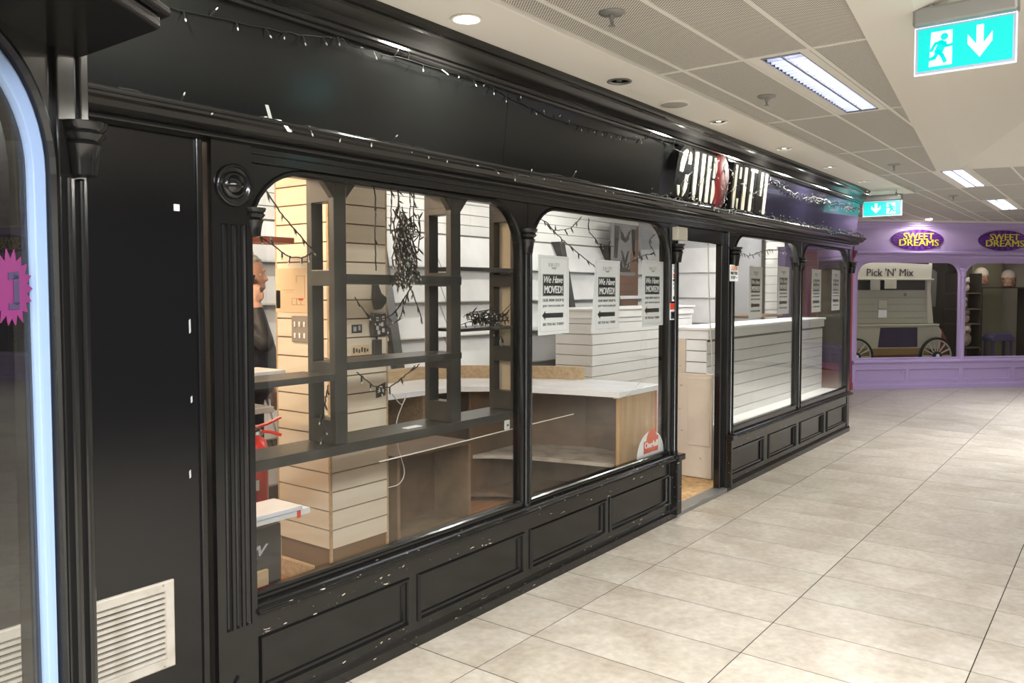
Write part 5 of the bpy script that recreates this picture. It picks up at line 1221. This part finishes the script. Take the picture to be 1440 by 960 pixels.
for k in range(4): cb('board_line', [(.15, 1.13+.115*k), (1.75, 1.13+.115*k), (1.75, 1.135+.115*k), (.15, 1.135+.115*k)], D+.046, D+.05, GAP)
cb('ledge', [(.15, 1.0), (1.90, 1.0), (1.90, 1.03), (.15, 1.03)], D-.06, D+.08, CARTW)
cb('chest', [(.15, .60), (1.96, .60), (1.99, .90), (1.92, 1.0), (.15, 1.0)], D, D+.5, CARTW)
cb('cloth', [(.80, .64), (1.525, .64), (1.52, .97), (.84, .97)], D-.015, D, PURPC)
cb('gold_board', [(.40, .46), (1.75, .46), (1.75, .62), (.40, .62)], D-.01, D+.02, GOLD)
cb('scroll_emblem', [(1.32+.03*math.cos(a), 1.53+.03*math.sin(a)) for a in [2*math.pi*k/12 for k in range(12)]], D+.04, D+.049, GAP)
for z in (1.30, 1.14): cb('price_card', [(.82, z), (.98, z), (.98, z+.13), (.82, z+.13)], D+.035, D+.045, PAPER if z < 1.2 else CARTW)
cb('paper_card', [(.88, 1.63), (1.10, 1.63), (1.10, 1.79), (.88, 1.79)], D-.035, D-.031, CARTW)
cb('paper_card', [(.62, 1.60), (.80, 1.60), (.80, 1.79), (.62, 1.79)], D-.035, D-.031, CARTG)
text("Pick 'N' Mix", 'lettering', INK, t, TP_(1.0, D-.004, 1.905), (PE.x, PE.y, 0), EZ, .86, .13, bold=.01)
for wx in (.33, 1.82):
    c = (wx, D-.10, .49); wr_ = .315
    m = MB(TP_)
    ringpts = lambda r, y: [(c[0]+r*math.cos(2*math.pi*i/32), y, c[2]+r*math.sin(2*math.pi*i/32)) for i in range(32)]
    m.loops([ringpts(wr_, c[1]-.02), ringpts(wr_, c[1]+.02), ringpts(wr_-.035, c[1]+.02), ringpts(wr_-.035, c[1]-.02)], closed=True); wh = m.build('wheel_rim', RUBBER, t)
    m = MB(TP_); m.loops([ringpts(wr_-.035, c[1]-.012), ringpts(wr_-.035, c[1]+.012), ringpts(wr_-.055, c[1]+.012), ringpts(wr_-.055, c[1]-.012)], closed=True); m.build('felloe', CARTW, wh)
    for k in range(14):
        a = 2*math.pi*k/14; m = MB(TP_); m.tube([(c[0]+.05*math.cos(a), c[1], c[2]+.05*math.sin(a)), (c[0]+.265*math.cos(a), c[1], c[2]+.265*math.sin(a))], [.011, .017], 6); m.build('spoke', CARTW, wh)
    m = MB(TP_); m.lathe([(0, -.04), (.075, -.04), (.08, -.02), (.08, .03), (0, .03)], c, 'y', 20); m.build('hub', RUBBER, wh)
    m = MB(TP_); m.lathe([(0, -.055), (.03, -.05), (.036, -.04), (0, -.038)], c, 'y', 14); m.build('hub_cap', PAPER, wh)
cb('axle', [(.30, .47), (1.85, .47), (1.85, .51), (.30, .51)], D-.02, D+.02, BROWN)
for s in (.55, 1.6): cb('leg', [(s, .02), (s+.06, .02), (s+.06, .60), (s, .60)], D+.2, D+.26, BROWN)
# red sack behind cart, hanging garments
m = MB(TP_); m.lathe([(.10, 0), (.15, .1), (.16, .5), (.13, .75), (.07, .85), (.09, .9)], (2.18, .90, .02), n=14); m.build('red_sack', P('dark_red_cloth', (.16, .02, .02), .8), label='dark red sack standing behind the cart end', cat='sack', smooth=True)
for k, (s, z0, z1, wd, mat, lab) in enumerate(((2.00, 1.15, 1.95, .13, P('pink_grey_cloth', (.24, .17, .18), .8), 'pinkish garment'), (2.33, 1.3, 1.98, .11, P('grey_cloth', (.12, .12, .11), .8), 'grey garment'))):
    m = MB(TP_); m.prism([(s-wd, z1-.06), (s-.03, z1), (s+.03, z1), (s+wd, z1-.06), (s+wd*.8, z0), (s-wd*.8, z0)], 1.3, 1.38, 'y'); m.build('hanging_garment', mat, label=lab+' hanging in the dark behind the cart', cat='garment', bevel=.01)
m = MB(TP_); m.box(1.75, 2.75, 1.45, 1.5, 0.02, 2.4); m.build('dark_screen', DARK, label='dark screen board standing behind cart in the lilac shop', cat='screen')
# second window: shelf with plush toys, olive pillar, violet stool
t = thing('toy_stand', 'dark shelf stand for plush toys in lilac shop', 'shelf', TP_(2.80, .95, .02))
for z in (.60, 1.02, 1.28, 1.56): m = MB(TP_); m.box(2.48, 2.96, .85, 1.15, z-.02, z); m.build('shelf', BROWN, t)
for s in (2.48, 2.95): m = MB(TP_); m.box(s, s+.02, .85, 1.15, .02, 1.9); m.build('side', DARK, t)
for k, (s, z, r, lab) in enumerate(((2.72, 1.56, .105, 'top plush toy'), (2.70, 1.28, .085, 'middle plush toy'), (2.74, 1.02, .10, 'lower plush toy'), (2.72, .60, .16, 'large bottom plush toy'))):
    p = thing('plush_toy', lab+' on the dark stand in lilac shop window', 'plush toy', TP_(s, .95, z), 'plush toys in the lilac shop')
    m = MB(TP_); m.ball((s, .97, z+r*.85), (r*.9, r*.7, r*.85)); m.build('body', PLUSH, p, smooth=True)
    m = MB(TP_); m.ball((s-.01, .93, z+r*1.9), (r*.7, r*.62, r*.62)); h = m.build('head', PLUSH, p, smooth=True)
    for q in (-1, 1): m = MB(TP_); m.ball((s+q*r*.55, .95, z+r*2.4), r*.25, 8, 6); m.build('ear', PLUSH, h, smooth=True)
    m = MB(TP_); m.ball((s-.01, .93-r*.55, z+r*1.75), (r*.28, r*.2, r*.2), 8, 6); m.build('muzzle', BANNERR, h, smooth=True)
m = MB(TP_); m.box(3.10, 3.72, 1.25, 1.65, .02, 2.44); m.build('olive_pillar', OLIVE, label='square olive pillar inside the lilac shop', cat='pillar', bevel=.005)
t = thing('violet_stool', 'violet stool in front of the olive pillar', 'stool', TP_(3.42, .95, .02))
m = MB(TP_); m.prism([(3.20, .70), (3.66, .70), (3.66, .76), (3.58, .83), (3.28, .83), (3.20, .76)], .85, 1.10, 'y'); m.build('seat', STOOL, t, bevel=.01)
for s in (3.23, 3.60):
    for d in (.87, 1.05): m = MB(TP_); m.box(s, s+.035, d, d+.035, .02, .70); m.build('leg', STOOL, t)
for k, (s, z, lab) in enumerate(((3.07, 1.70, 'domed glass jar left of pillar'), (3.62, 1.66, 'large domed glass jar at the right edge'))):
    p = thing('domed_jar', lab+' in lilac shop', 'jar', TP_(s, 1.0, z), 'domed jars in the lilac shop')
    m = MB(TP_); m.lathe([(.10, 0), (.12, .02), (.12, .16), (.10, .20)], (s, 1.0, z), n=16); m.build('contents', P('red_sweets', (.20, .05, .035), .6, var=(20, (.35, .25, .15), .4, .6)), p, smooth=True)
    m = MB(TP_); m.lathe([(.12, .17), (.11, .24), (.07, .29), (.02, .31), (.0, .315)], (s, 1.0, z), n=16); m.build('dome', PLUSH, p, smooth=True)
t = thing('jar_shelf', 'dark high shelf carrying the domed jars', 'shelf', TP_(3.4, 1.0, 1.6))
m = MB(TP_); m.box(2.98, 3.95, .86, 1.14, 1.635, 1.66); m.build('board', DARK, t)
for s in (2.985, 3.93): m = MB(TP_); m.box(s, s+.02, .86, 1.14, .02, 1.635); m.build('side', DARK, t)
t = thing('window_fill_lamp', 'long added fill lamp above the cart inside the lilac shop windows', 'lamp', TP_(1.6, .45, 2.44))
m = MB(TP_); m.box(0.0, 3.2, .28, .62, 2.43, 2.449); m.build('housing', BAR, t)  # housing added around a fill light that brightens the cart
lo = lamp('lamp_glow', 'AREA', TP_(1.6, .45, 2.425), 26, (1, .96, .86), t, size=3.2, sizey=.3, rot=(0, 0, math.atan2(PE.y, PE.x)))
